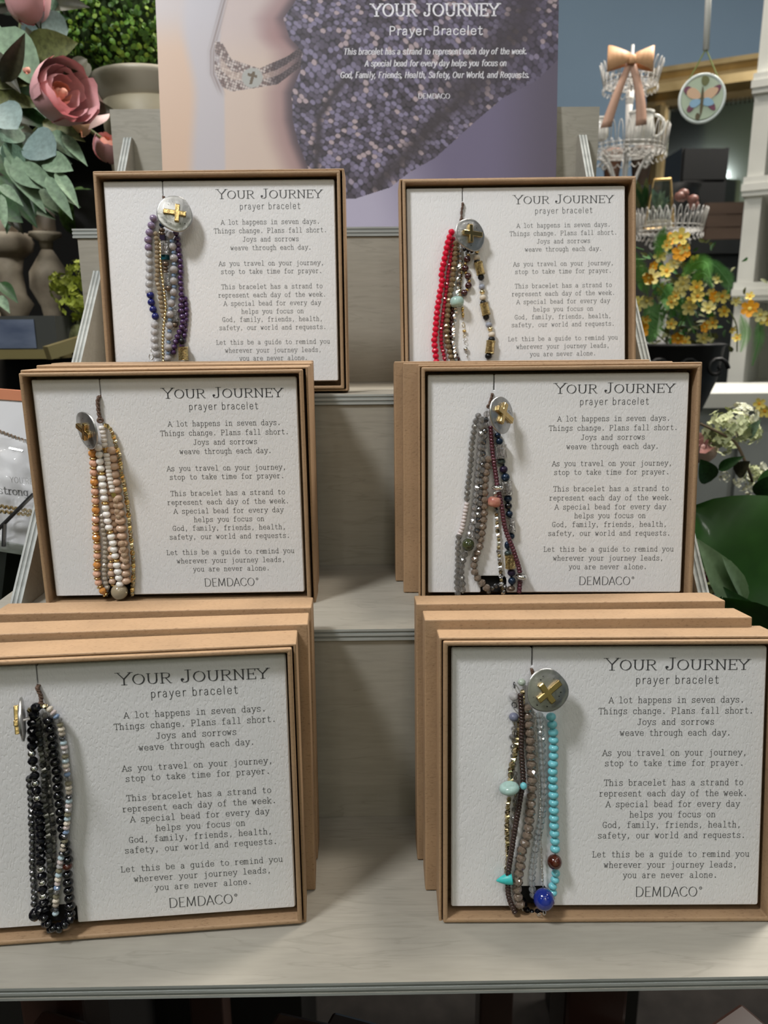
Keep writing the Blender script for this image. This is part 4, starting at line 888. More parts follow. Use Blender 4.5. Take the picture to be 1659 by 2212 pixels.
M['dull_leaf'] = mat('dull_olive_leaf', (.10, .11, .035), .6, var=.4, vscale=14); M['brown_leaf'] = mat('brown_green_leaf', (.035, .034, .016), .55, var=.3, vscale=10)
M['dark_leaf'] = mat('dark_green_leaf', (.016, .055, .012), .5, var=.4, vscale=14); M['bluish_leaf'] = mat('bluish_leaf', (.17, .24, .23), .6, var=.2, vscale=10)
M['pink_petal'] = mat('pink_petal', (.66, .33, .35), .6, sss=.1, col2=(.72, .40, .41), vscale=50); M['coral_petal'] = mat('coral_petal', (.68, .27, .22), .6, sss=.1, col2=(.74, .40, .27), vscale=60)
M['peach_petal'] = mat('peach_petal', (.72, .44, .28), .6, sss=.1, var=.15, vscale=50); M['stem'] = mat('plant_stem', (.08, .10, .03), .6); M['pale_petal'] = mat('pale_pink_petal', (.72, .52, .50), .6, var=.1, vscale=30)
LF = {}
def lf(kind, m):
    k = (kind, m)
    if k not in LF:
        P = {'oval': dict(W=.52, fold=.14, droop=.14, blunt=.8), 'round': dict(W=.8, fold=.08, droop=.08, blunt=.6), 'long': dict(W=.26, fold=.22, droop=.2), 'lance': dict(W=.36, fold=.2, droop=.25), 'strap': dict(W=.2, fold=.2, droop=.1, blunt=.5)}[kind]
        LF[k] = leaf_me('leaf_'+kind, m=M[m], **P)
    return LF[k]
def place_leaf(root, kind, m, x0, y0, x1, y1, yd, roll=0., dy=.02, name='leaf'):
    o = obj(name, lf(kind, m)); p = at(x0, y0, yd); q = at(x1, y1, yd-dy); orient(o, p, q, (CO-p).normalized()+Vector((0, 0, .25)), roll)
    if root: adopt(o, root)
    return o
def petal_me(name, m, R_=1., open_=.3, w=1.0, curl=.2):
    """a cupped petal growing from the origin, hugging a sphere of unit radius"""
    mb = MB(); vs = []; fs = []; n, k = 6, 6
    for i in range(n+1):
        t = i/n
        for j in range(k+1):
            s_ = (j/k-.5)*2; wd = w*(.35+.75*math.sin(min(1, t*1.1)*math.pi*.55))*(1-.12*s_*s_*t)
            phi = s_*wd*.62; el = -1.25+t*(2.1-open_); r = 1+max(0, t-.75)*curl*2+open_*t*.4
            vs.append((r*math.cos(el)*math.sin(phi), -r*math.cos(el)*math.cos(phi), r*math.sin(el)+.075*math.sin(s_*6+t*4+w*9)*t*t))
    for i in range(n):
        for j in range(k): a = i*(k+1)+j; fs.append((a, a+1, a+k+2, a+k+1))
    me = mb.add(vs, fs).mesh(name, True); me.materials.append(m); return me
def rose(root, px, py, yd, dia, axis, mats, rings=((.22, 3), (.40, 3), (.60, 4), (.80, 4), (1., 5)), name='flower'):
    c = at(px, py, yd); sc = dia*.5/FPX*((c-CO).dot(CF)); ax = Vector(axis).normalized()
    q = ax.to_track_quat('Z', 'Y').to_matrix().to_4x4(); core = MB().lathe([(.05, -.5), (.16, -.2), (.14, .3), (.04, .42)], 10).build(name, M[mats[0]], smooth=True)
    core.matrix_world = Matrix.Translation(c) @ q @ Matrix.Scale(sc, 4)
    if root: adopt(core, root)
    for i, (r, n) in enumerate(rings):
        me = petal_me('petal', M[mats[min(i//2, len(mats)-1)]], open_=.02+.07*i, w=1.3 if i else 1.5, curl=.05+.09*i)
        for k in range(n):
            o = obj('petal', me, parent=core); o.rotation_euler = (random.uniform(-.16, .16), random.uniform(-.16, .16), 6.283*k/n+i*.7+random.uniform(-.25, .25)); o.scale = (r, r*random.uniform(.9, 1.08), r*random.uniform(.85, 1.1))
    return core

# ------------------------------------------------------------------ left: flower arrangement
ZT_ = at(0, 772, .50).z
fa = empty('flower_arrangement', at(-190, 560, .54)); tag(fa, 'artificial pink rose arrangement with green and grey leaves at the left', 'flowers')
L_ = [  # kind, material, base px, tip px, depth, roll
 ('oval', 'sage', 0, 60, 78, 175, .44, .1), ('oval', 'sage', -60, 40, 20, 150, .47, -.2), ('lance', 'brown_leaf', 5, 178, 50, 88, .41, .3), ('lance', 'brown_leaf', -30, 110, 30, 175, .43, 0), ('oval', 'dull_leaf', 58, 110, 155, 92, .46, .2), ('round', 'bluish_leaf', 148, 66, 78, 44, .47, 0),
 ('round', 'eucalyptus', 130, 30, 95, 5, .5, .2), ('long', 'dull_leaf', -20, 185, 88, 158, .44, -.2), ('long', 'dull_leaf', -20, 205, 80, 222, .44, .2), ('lance', 'brown_leaf', 188, 128, 142, 152, .42, 0), ('oval', 'brown_leaf', 180, 130, 168, 175, .44, 0), ('lance', 'brown_leaf', 175, 228, 232, 235, .43, .3),
 ('round', 'bluish_leaf', -10, 230, 34, 272, .43, 0), ('lance', 'dark_leaf', 30, 240, 100, 262, .45, 0), ('lance', 'dull_leaf', 92, 262, 165, 288, .44, 0), ('lance', 'sage', 110, 285, 160, 332, .43, .2), ('long', 'sage', 135, 292, 180, 342, .42, 0), ('round', 'bluish_leaf', 60, 300, 115, 330, .42, .1), ('round', 'eucalyptus', 40, 275, 5, 300, .43, 0),
 ('oval', 'sage', 95, 345, 148, 360, .41, 0), ('round', 'sage', 40, 330, 120, 395, .42, .1), ('long', 'sage', 50, 350, 120, 410, .41, .2), ('long', 'sage', 70, 370, 160, 430, .41, 0), ('long', 'sage', 100, 380, 148, 458, .4, .1), ('long', 'sage', 120, 370, 165, 432, .4, -.1), ('long', 'sage', 10, 340, 90, 440, .42, 0),
 ('long', 'sage', 0, 400, 40, 430, .42, 0), ('strap', 'sage', 2, 420, 10, 485, .41, 0), ('lance', 'dark_leaf', -10, 330, 60, 400, .44, 0), ('lance', 'dark_leaf', -20, 280, 40, 340, .46, 0), ('round', 'eucalyptus', 20, 300, 70, 345, .45, 0), ('lance', 'dark_leaf', 0, 380, 70, 470, .46, 0), ('oval', 'dark_leaf', -30, 430, 40, 470, .45, 0),
 ('oval', 'dark_leaf', 60, 0, 130, -20, .52, 0), ('lance', 'dark_leaf', 95, 40, 50, 130, .53, 0), ('lance', 'brown_leaf', 10, 210, 60, 290, .5, 0), ('round', 'bluish_leaf', 55, 90, 90, 60, .5, 0), ('lance', 'dark_leaf', 100, 180, 40, 200, .5, 0), ('long', 'sage', 150, 200, 215, 228, .47, 0), ('round', 'eucalyptus', 110, 240, 80, 270, .46, .2), ('lance', 'sage', 20, 290, 50, 380, .43, 0), ('round', 'eucalyptus', 10, 360, 50, 330, .43, 0)]
for a in L_: place_leaf(fa, a[0], a[1], a[2], a[3], a[4], a[5], a[6], a[7])
for i in range(46):
    x, y = random.uniform(-60, 120), random.uniform(-20, 470); a = random.uniform(-.4, 1.6); l = random.uniform(35, 75)
    place_leaf(fa, random.choice(['lance', 'oval', 'long']), random.choice(['dark_leaf', 'sage', 'dark_leaf', 'eucalyptus', 'brown_leaf']), x, y, x+l*math.cos(a), y+l*math.sin(a), random.uniform(.46, .56), random.uniform(-.5, .5))
place_leaf(fa, 'long', 'pale_petal', 170, 180, 225, 230, .47, 0, name='dried_petal'); place_leaf(fa, 'lance', 'pale_petal', 172, 172, 205, 205, .46, 0, name='dried_petal'); place_leaf(fa, 'lance', 'pale_petal', 234, 240, 198, 268, .45, 0, name='dried_petal')
rose(fa, 128, 203, .40, 118, (1., -.62, .1), ('coral_petal', 'pink_petal', 'pink_petal'))
rose(fa, 60, 8, .45, 84, (.1, -.5, .8), ('coral_petal', 'pink_petal')); rose(fa, 238, 322, .47, 66, (.3, -.4, .9), ('coral_petal', 'pink_petal'), ((.45, 3), (.75, 4), (1., 5)), 'rosebud')
rose(fa, 172, 274, .44, 44, (.1, -.2, 1), ('peach_petal', 'peach_petal'), ((.5, 3), (1., 4)), 'rosebud'); rose(fa, 58, 152, .42, 16, (0, -.3, 1), ('coral_petal', 'coral_petal'), ((.5, 3), (1., 4)), 'rosebud')
st = MB()
for P in ([(150, 250, .45), (185, 275, .46), (220, 300, .47)], [(120, 230, .47), (60, 300, .5), (-60, 420, .52)], [(45, 50, .5), (20, 200, .52), (-50, 400, .53)], [(100, 270, .46), (40, 380, .5), (-40, 480, .52)], [(-190, 560, .54), (-60, 430, .52)]):
    st.tube(smooth_path([at(*p) for p in P], 4), .0016, 6)
o = st.build('stem', M['stem'], smooth=True); adopt(o, fa)
vb = at(-205, 620, .54); vb.z = ZT_+.1205; vase = MB().lathe([(.03, -.12), (.045, -.11), (.06, -.05), (.05, 0), (.035, .03), (.04, .05)], 20, c=vb).build('vase', mat('dark_vase', (.02, .018, .015), .5), smooth=True); adopt(vase, fa)

# ------------------------------------------------------------------ topiary in its pot
YT = .60; TC = at(262, 32, YT); TR = 138/FPX*(TC-CO).dot(CF)
M['moss'] = mat('topiary_moss', (.02, .04, .006), .9, var=.5, vscale=60); M['box_leaf'] = mat('small_green_leaf', (.12, .25, .03), .5, var=.35, vscale=25); M['box_leaf2'] = mat('small_yellow_green_leaf', (.22, .34, .04), .5, var=.3, vscale=25)
M['box_leaf3'] = mat('small_dark_leaf', (.045, .11, .015), .5, var=.3, vscale=25)
top = empty('topiary_ball', TC-Vector((0, 0, TR))); tag(top, 'round green topiary ball of tiny leaves in a cream pot at the upper left', 'plant')
def round_leaf_mesh(m):
    mb = MB(); n = 7; mb.add([(0, 0, .1)]+[(.5*math.cos(2*math.pi*k/n), .5*math.sin(2*math.pi*k/n)*.85+.1, .0) for k in range(n)], [(0, 1+k, 1+(k+1) % n) for k in range(n)]); me = mb.mesh('leaf'); me.materials.append(M[m]); return me
RL = [round_leaf_mesh(m) for m in ('box_leaf', 'box_leaf2', 'box_leaf3')]
stuff = {0: MB(), 1: MB(), 2: MB()}
bmc = bmesh.new(); bmesh.ops.create_icosphere(bmc, subdivisions=3, radius=TR*.86); mec = bpy.data.meshes.new('moss_core'); bmc.to_mesh(mec); bmc.free(); mec.shade_smooth()
o = obj('moss_core', mec, M['moss'], top, (0, 0, TR))
cnt = 0
for i in range(3400):
    v = Vector((random.gauss(0, 1), random.gauss(0, 1), random.gauss(0, 1))).normalized(); lay = random.uniform(.86, 1.03)
    p = v*TR*lay*(1+.03*math.sin(v.x*9)*math.sin(v.z*8)); nrm = (v+Vector((random.gauss(0, .5), random.gauss(0, .5), random.gauss(0, .5)))).normalized(); s_ = random.uniform(.0038, .0062)
    q = nrm.to_track_quat('Z', 'Y').to_matrix() @ Matrix.Rotation(random.random()*6.28, 3, 'Z'); mi = random.choice([0, 0, 1, 2, 2])
    front = v.dot((CO-TC).normalized()) > .25 and lay > .97
    if front and cnt < 280 and v.x < .35:
        o = obj('leaf', RL[mi], parent=top, loc=p+Vector((0, 0, TR))); o.rotation_euler = q.to_euler(); o.scale = (s_*1.1,)*3; cnt += 1
    else:
        n = 6; stuff[mi].add([p+Vector((0, 0, TR))+q @ Vector((s_*.5*math.cos(k*1.047), s_*.42*math.sin(k*1.047), .0004*(k % 2))) for k in range(n)], [tuple(range(n))])
for k, mb in stuff.items():
    tag(mb.build('foliage', RL[k].materials[0], top), kind='stuff')
pc = at(325, 200, YT); pr = 122/FPX*(pc-CO).dot(CF); pz = at(300, 198, YT).z
M['pot'] = mat('aged_cream_pot', (.30, .255, .17), .5, col2=(.40, .355, .25), vscale=25); M['pot_rim'] = mat('pot_rim', (.42, .38, .30), .4)
pot = empty('flower_pot', (pc.x, YT+.0, pz-.10)); tag(pot, 'cream and brown ceramic pot under the topiary ball', 'pot')
MB().lathe([(.03, 0), (pr*.62, 0), (pr*.74, .02), (pr*.82, .06), (pr*.86, .085), (pr*.80, .088), (pr*.76, .06), (.02, .055)], 40).build('body', M['pot'], pot, smooth=True)
MB().lathe([(pr*.80, .086), (pr*.88, .090), (pr*1.0, .1025), (pr*1.03, .1045), (pr*1.03, .107), (pr*1.0, .1085), (pr*.9, .099), (pr*.80, .092)], 40, cap=False).build('rim', M['pot_rim'], pot, smooth=True)
M['black_wood'] = mat('black_stained_wood', (.008, .007, .006), .6, bump=.2, bscale=80)
tag(MB().box(pc.x-.06, pc.x+.12, YT-.07, YT+.10, FZ, pz-.1005).build('plinth', M['black_wood']), 'tall black plinth under the cream pot behind the stand', 'plinth')

# ------------------------------------------------------------------ left shelf: candle, candlesticks, box
ZT = at(0, 772, .50).z
M['candle'] = mat('candle_wax', (.55, .47, .40), .6, sss=.2); M['carved'] = mat('carved_driftwood', (.15, .115, .08), .7, col2=(.34, .29, .21), vscale=40, bump=.6, bscale=90)
tb = empty('black_display_table', (-.62, .75, FZ)); tag(tb, 'black display table behind the stand at the left', 'table')
MB().box(-.50, .31, -.31, .40, ZT-FZ-.03, ZT-FZ).build('tabletop', M['black_wood'], tb)
for a in (-.46, .27):
    for c in (-.28, .35): MB().box(a-.02, a+.02, c-.02, c+.02, 0, ZT-FZ-.03).build('leg', M['black_wood'], tb)
def stick(px, ytop, ybot, yd, prof, label, m='carved', cat='candlestick', name='candlestick'):
    a = at(px, ybot, yd); c = at(px, ytop, yd); hh = c.z-ZT; sc = (a-CO).dot(CF)/FPX
    r = empty(name, (a.x, yd, ZT)); tag(r, label, cat)
    P = [(w_*sc, hh*t) for w_, t in prof]; k = max(2, len(P)*2//3)
    MB().lathe(P[:k+1], 28).build('base', M[m], r, smooth=True); MB().lathe(P[k:], 28).build('top', M[m], r, smooth=True); return r, hh
def candle(root_loc, r_, h_, label):
    c = empty('pillar_candle', root_loc); tag(c, label, 'candle')
    MB().lathe([(r_*.5, 0), (r_, .001), (r_, h_*.98), (r_*.9, h_), (r_*.4, h_-.003)], 24).build('wax', M['candle'], c, smooth=True); MB().tube([(0, 0, h_-.006), (.0005, 0, h_+.008)], .0008, 6).build('wick', M['black_wood'], c)
r, hh = stick(32, 505, 668, .62, [(50, 0), (55, .06), (40, .12), (24, .18), (22, .3), (40, .42), (28, .5), (24, .68), (30, .8), (50, .86), (54, .93), (46, 1)], 'carved grey-brown candle holder at far left on the dark table')
candle((r.location.x, r.location.y, ZT+hh+.0005), .012, .03, 'short candle stub on the leftmost carved holder')
r, hh = stick(112, 502, 640, .60, [(40, 0), (42, .1), (30, .2), (18, .26), (24, .4), (42, .55), (40, .68), (24, .78), (12, .86), (14, .93), (34, .97), (32, 1)], 'carved dark candle holder under the tall cream candle')
sc_ = (Vector((r.location.x, .6, .3))-CO).dot(CF)/FPX; candle((r.location.x, r.location.y, ZT+hh+.0005), 23*sc_, at(112, 395, .6).z-ZT-hh, 'tall cream pillar candle behind the grey leaves')
r, hh = stick(-30, 560, 680, .70, [(50, 0), (50, .1), (30, .25), (26, .6), (44, .8), (40, 1)], 'second carved pedestal at the frame edge behind the holders')
mc = at(182, 462, .66); bmc = bmesh.new(); bmesh.ops.create_icosphere(bmc, subdivisions=4, radius=.026)
for v in bmc.verts: v.co *= 1+random.uniform(-.05, .05)
mec = bpy.data.meshes.new('moss_ball'); bmc.to_mesh(mec); bmc.free(); M['moss_green'] = mat('bright_moss', (.03, .075, .008), .95, var=.5, vscale=150, bump=1, bscale=300)
mbx = empty('moss_ball', (mc.x, mc.y, ZT)); tag(mbx, 'dark green moss ball on a short black post beside the upper left box', 'moss ball'); obj('moss', mec, M['moss_green'], mbx, (0, 0, mc.z-ZT)); MB().lathe([(.014, 0), (.015, .01), (.006, .02), (.006, mc.z-ZT-.02), (.012, mc.z-ZT-.015)], 12).build('post', M['black_wood'], mbx)
# chartreuse hydrangea
def bloom(root, px, py, yd, dia, n, m, name='blossom', pet=.16, spread=1.0):
    c = at(px, py, yd); R_ = dia*.5/FPX*(c-CO).dot(CF)
    me = MB()
    for k in range(4):
        a = k*math.pi/2; d = Vector((math.cos(a), math.sin(a), 0)); s2 = Vector((-math.sin(a), math.cos(a), 0))
        me.add([(0, 0, 0), d*.5+s2*.42+Vector((0, 0, .12)), d*.95+Vector((0, 0, .2)), d*.5-s2*.42+Vector((0, 0, .12))], [(0, 3, 2, 1)])
    mesh = me.mesh('floret'); mesh.materials.append(m)
    for i in range(n):
        v = Vector((random.gauss(0, 1), random.gauss(0, 1)-.5, random.gauss(0, 1))).normalized(); o = obj(name, mesh); o.matrix_world = Matrix.Translation(c+v*R_*spread*random.uniform(.8, 1)) @ (v+Vector((random.gauss(0, .3), 0, random.gauss(0, .3)))).to_track_quat('Z', 'Y').to_matrix().to_4x4() @ Matrix.Scale(R_*pet*2*random.uniform(.8, 1.2), 4)
        adopt(o, root)
M['chartreuse'] = mat('chartreuse_petal', (.34, .40, .05), .6, var=.3, vscale=40, sss=.1); M['chartreuse2'] = mat('deep_chartreuse', (.20, .25, .02), .6, var=.3, vscale=40)
hy = empty('hydrangea_bunch', at(170, 720, .5)); tag(hy, 'yellow-green artificial hydrangea beside the left edge of the stand', 'flowers')
for px, py, d_, k in ((168, 588, 52, 0), (145, 625, 70, 1), (185, 640, 80, 0), (128, 610, 46, 0), (190, 600, 50, 1), (160, 660, 60, 0), (190, 690, 60, 1)): bloom(hy, px, py, .50+.02*k, d_, 34, M['chartreuse' if k == 0 else 'chartreuse2'])
for y_ in (0, 1): o = MB().tube([at(170, 720+y_*60, .5), at(165, 640, .52)], .002, 6).build('stem', M['stem']); adopt(o, hy)
o = place_leaf(hy, 'oval', 'dull_leaf', 165, 700, 175, 760, .5); place_leaf(hy, 'lance', 'dark_leaf', 0, 610, 30, 640, .5); place_leaf(hy, 'lance', 'sage', -5, 640, 14, 662, .5)
# slate box with blue picture and gold edge
sb = at(60, 700, .46); bx = empty('keepsake_box', (at(82, 765, .46).x, .50, ZT)); tag(bx, 'dark grey box with a blue-grey marbled panel and gold base edge', 'box')
w_ = (at(82, 740, .46).x-at(-80, 740, .46).x); hz = at(82, 682, .46).z-ZT; M['slate'] = mat('slate_grey', (.035, .037, .033), .6); M['gold_trim'] = mat('brass_trim', (.34, .28, .13), .35, metal=.7)
M['blue_print'] = mat('blue_marbled_print', (.03, .045, .09), .4, col2=(.17, .2, .27), vscale=30, aniso=(.5, 1, 1.5))
MB().box(-w_, .018, -.04, .04, .008, hz).build('body', M['slate'], bx); MB().box(-w_, 0, -.0412, -.0402, .009, hz-.003).build('printed_panel', M['blue_print'], bx)
MB().box(-w_-.003, .021, -.045, .043, 0, .008).build('base_trim', M['gold_trim'], bx)
o = MB().box(.0, .05, -.004, .004, 0, .011).build('brass_bar', M['gold_trim']); o.location = (at(105, 760, .44).x, .44, ZT); o.rotation_euler = (0, -.25, .9); tag(o, 'short brass bar beside the slate box corner', 'ornament')
# ------------------------------------------------------------------ right: wall mirror, stands, cabinet
M['frame_gold'] = mat('aged_gilt_frame', (.42, .32, .17), .35, metal=.8, col2=(.25, .18, .08), vscale=15); M['frame_dark'] = mat('dark_gilt', (.10, .075, .04), .5, metal=.5)
M['mirror'] = mat('mirror_glass', (.62, .70, .66), .06, metal=1.)
M['white_wire'] = mat('painted_white_wire', (.62, .60, .57), .5); M['white_paint'] = mat('chalky_white_paint', (.60, .60, .56), .6, var=.06, vscale=14)
M['grey_paint'] = mat('grey_paint', (.30, .32, .32), .6, var=.1, vscale=10); M['white_china'] = mat('white_china', (.74, .73, .68), .2, coat=.5)
# mirror: hung on the back wall, tilted towards the room, right side nearer
YM = 2.1
mA, mB = at(1418, 190, YM), at(1690, 142, YM-.14); mdir = (mB-mA); mdir.z = 0; mw_ = mdir.length+.45; ang = math.atan2(mdir.y, mdir.x)
mr = empty('gilt_mirror', (mA.x-.02, mA.y, mA.z-.54), (0, 0, ang)); tag(mr, 'large gilt framed mirror hanging behind the white tiered wire stand', 'mirror')
def fbar(x0, x1, z0, z1, nm='frame_moulding'):
    hor = (x1-x0) > (z1-z0); mb = MB(); w = (z1-z0) if hor else (x1-x0)
    pr_ = [(0, .0), (0, .03), (.15, .04), (.3, .028), (.45, .05), (.7, .06), (.85, .035), (1, .03), (1, 0)]
    vs = []
    for e in (0, 1):
        for t, d in pr_: vs.append(((x0 if e == 0 else x1), -d, z1-t*w) if hor else (x0+t*w, -d, z0 if e == 0 else z1))
    n = len(pr_); mb.add(vs, [(i, i+1, i+1+n, i+n) for i in range(n-1)]+[tuple(range(n)), tuple(range(2*n-1, n-1, -1))]); o = mb.build(nm, M['frame_gold'], mr)
    return o
fw = .10; MH = .54
fbar(0, mw_, MH-fw+.04, MH+.04); fbar(0, mw_, 0, fw); fbar(0, fw*.6, fw, MH-fw+.04); fbar(mw_-fw, mw_, fw, MH-fw+.04)
MB().box(fw*.4, mw_-fw*.4, -.012, -.008, fw*.4, MH).build('mirror_glass', M['mirror'], mr)
MB().box(.01, mw_-.01, -.007, .01, .01, MH+.02).build('backing', M['frame_dark'], mr)
bead = MB()
for i in range(60): bead.lathe([(.001, -.004), (.004, 0), (.001, .004)], 6, c=(.06+i*(mw_-.1)/60, -.03, MH-fw+.036))
bead.build('beaded_edge', M['frame_dark'], mr)

def wire_basket(root, c, r0, r1, h, n=34, wr=.00065, z=0.):
    """a wire tray: base ring, rim ring and looped uprights, lacy skirt"""
    mb = MB(); cx, cy, cz = c
    for rr, zz in ((r0, 0), (r0*.97, .006), (r0*.5, 0)): mb.tube([(cx+rr*math.cos(t), cy+rr*math.sin(t), cz+zz) for t in [k*.2618 for k in range(24)]], wr*1.3, 5, closed=True)
    o = mb.build('basket_ring', M['white_wire'], root, smooth=True)
    for k in range(n):
        t = 2*math.pi*k/n; dt = math.pi/n*.8; P = []
        for q in range(7):
            f = q/6; a = t-dt+2*dt*f; hh = math.sin(math.pi*f)**.5*h; rr = r0+(r1-r0)*(hh/h); P.append((cx+rr*math.cos(a), cy+rr*math.sin(a), cz+hh))
        m2 = MB().tube(P, wr, 4)
        m2.build('wire_loop', M['white_wire'], root, smooth=True)
    sk = MB()
    for k in range(n):
        t = 2*math.pi*k/n; sk.tube([(cx+(r0+.001)*math.cos(t+a*.05), cy+(r0+.001)*math.sin(t+a*.05), cz-.004-.006*math.sin(a*math.pi/4)) for a in range(5)], wr*.9, 4)
    sk.build('lace_skirt', M['white_wire'], root)
    g = MB()
    for k in range(-4, 5):
        x = k*r0/4.5; y = math.sqrt(max(0, r0*r0-x*x)); g.tube([(cx+x, cy-y, cz), (cx+x, cy+y, cz)], wr*.7, 4); g.tube([(cx-y, cy+x, cz), (cx+y, cy+x, cz)], wr*.7, 4)
    g.build('basket_mesh', M['white_wire'], root)
YS = .95; S1 = at(1362, 183, YS); kx = (S1-CO).dot(CF)/FPX
zb = at(1365, 700, YS).z-.25
ws = empty('tiered_wire_stand', (S1.x, YS, zb)); tag(ws, 'white two-tier wire basket stand with a peach bow, before the mirror', 'wire stand')
z1 = S1.z-zb; z2 = at(1365, 330, YS).z-zb
wire_basket(ws, (0, 0, z1), 56*kx, 66*kx, 42*kx, 26); wire_basket(ws, (0, 0, z2), 82*kx, 88*kx, 50*kx, 34)
MB().lathe([(.003, z2-.05), (.0035, z2+.03), (.006, z2+.08), (.003, z1-.04), (.006, z1-.02), (.003, z1), (.002, z1+.05)], 10).build('post', M['white_wire'], ws, smooth=True)
for s_ in range(6):
    a = s_*1.047+.3; P = [(math.cos(a)*r*kx, math.sin(a)*r*kx, z2-h*kx) for r, h in ((62, 4), (44, 20), (28, 50), (18, 90), (16, 130))]; MB().tube(smooth_path(P, 3), .0022, 5).build('curved_leg', M['white_wire'], ws, smooth=True)
    P = [(math.cos(a)*(52+10*math.cos(t)*(1-t/9))*kx, math.sin(a)*(52+10*math.cos(t)*(1-t/9))*kx, z2+(-22+12*math.sin(t)*(1-t/9))*kx) for t in [q*.6 for q in range(13)]]; MB().tube(P, .0016, 5).build('scroll', M['white_wire'], ws, smooth=True)
    P = [(math.cos(a)*(34+9*math.cos(t)*(1-t/9))*kx, math.sin(a)*(34+9*math.cos(t)*(1-t/9))*kx, z1+(-16+9*math.sin(t)*(1-t/9))*kx) for t in [q*.6 for q in range(13)]]; MB().tube(P, .0014, 5).build('scroll', M['white_wire'], ws, smooth=True)
MB().lathe([(.012, -.0), (.06, 0.0), (.06, .006), (.02, .012), (.01, z2-130*kx)], 24).build('foot', M['white_wire'], ws, smooth=True)
# bow
M['ribbon'] = mat('peach_satin_ribbon', (.68, .38, .20), .5, var=.06, vscale=20); M['ribbon2'] = mat('dusty_pink_ribbon', (.48, .29, .21), .55, var=.06, vscale=20)
bw = empty('ribbon_bow', at(1362, 132, YS-.055)); tag(bw, 'peach ribbon bow tied to the top of the wire stand', 'bow')
kb = (bw.location-CO).dot(CF)/FPX
def ribbon(nm, P, w0, m, root, th=.0009, ax=(0, 0, 1)):
    mb = MB(); ax = Vector(ax); vs = []
    for i, (x, y, z, w_) in enumerate(P):
        for s_ in (-1, 1):
            for t_ in (-1, 1): vs.append((x+ax.x*w_*s_, y+t_*th, z+ax.z*w_*s_))
    fs = []
    for i in range(len(P)-1):
        a = i*4; b_ = a+4; fs += [(a, b_, b_+2, a+2), (a+1, a+3, b_+3, b_+1), (a, a+1, b_+1, b_), (a+2, b_+2, b_+3, a+3)]
    fs += [(0, 2, 3, 1), tuple(len(P)*4-4+q for q in (0, 1, 3, 2))]; mb.add(vs, fs); return mb.build(nm, m, root, smooth=True)
for s_ in (-1, 1):
    P = []
    for i in range(13):
        t = i/12*math.pi; P.append((s_*(6+44*math.sin(t/1.0)*(1 if i < 7 else 1))*kb if i not in (0, 12) else s_*6*kb, (-14*math.cos(t))*kb, (3+2*math.sin(t))*kb*1., (9+16*math.sin(t))*kb))
    ribbon('bow_loop', P, 0, M['ribbon'], bw)
MB().lathe([(6*kb, -9*kb), (9*kb, -8*kb), (9.5*kb, 0), (9*kb, 8*kb), (6*kb, 9*kb)], 16, c=(0, -.006, 0)).build('knot', M['ribbon'], bw, smooth=True)
for x1, z1_ in ((-46, -132), (30, -128)):
    P = [((x1*f+(-4 if x1 < 0 else 6)*math.sin(f*3))*kb, (-4-4*math.sin(f*3.1))*kb, z1_*f*kb, (7+5*f)*kb) for f in [q/10 for q in range(11)]]
    ribbon('ribbon_tail', P, 0, M['ribbon2'], bw, ax=(1, 0, .12))
# pitcher on the second tier
def cup(px, py, yd, r_, h_, label, hs=1, nm='pitcher'):
    c = at(px, py, yd); k_ = (c-CO).dot(CF)/FPX; r = empty(nm, (c.x, yd, c.z)); tag(r, label, 'pitcher')
    MB().lathe([(r_*.55*k_, 0), (r_*.8*k_, .003), (r_*k_, h_*.35*k_), (r_*.86*k_, h_*.7*k_), (r_*.8*k_, h_*.92*k_), (r_*.9*k_, h_*k_), (r_*.84*k_, h_*k_), (r_*.76*k_, h_*.7*k_), (r_*.8*k_, h_*.3*k_)], 24).build('body', M['white_china'], r, smooth=True)
    P = [(hs*(r_*.84+26*math.sin(t))*k_, 0, (h_*.55+h_*.36*math.cos(t))*k_) for t in [.1+q*.29 for q in range(11)]]
    MB().tube(P, 3.4*k_, 8).build('handle', M['white_china'], r, smooth=True); return r
cup(1382, 310, YS-.02, 30, 62, 'white china pitcher with a curved handle in the second wire tier')
cup(1296, 305, YS, 18, 46, 'white china cup at the left edge of the second wire tier', -1, 'cup')
# hanging round glass ornament and white rod
YO = .80; oc = at(1516, 213, YO); ko = (oc-CO).dot(CF)/FPX
rod = MB(); rod.tube([at(1531, -60, YO), at(1530, 0, YO), at(1525, 108, YO)], .0036, 10); rr = rod.build('hanging_rod', M['white_paint'], smooth=True); tag(rr, 'thin white hanging rod above the round butterfly ornament', 'rod')
orn = empty('round_ornament', oc, (0, 0, math.radians(-14))); tag(orn, 'round pale green glass ornament with a butterfly picture, hung on green cord', 'ornament')
M['pale_green_glass'] = mat('pale_green_glass', (.50, .60, .46), .25, trans=.2); M['white_rim'] = mat('milky_rim', (.62, .68, .66), .25)
rm = Matrix.Rotation(math.pi/2, 3, 'X')
MB().lathe([(.5*ko, -.002), (42*ko, -.002), (42*ko, .002), (.5*ko, .002)], 40, M=rm).build('glass_disc', M['pale_green_glass'], orn, smooth=False)
MB().tube([(45*ko*math.cos(t), 0, 47*ko*math.sin(t)) for t in [q*math.pi/24 for q in range(48)]], 3.6*ko, 8, closed=True).build('rim', M['white_rim'], orn, smooth=True)
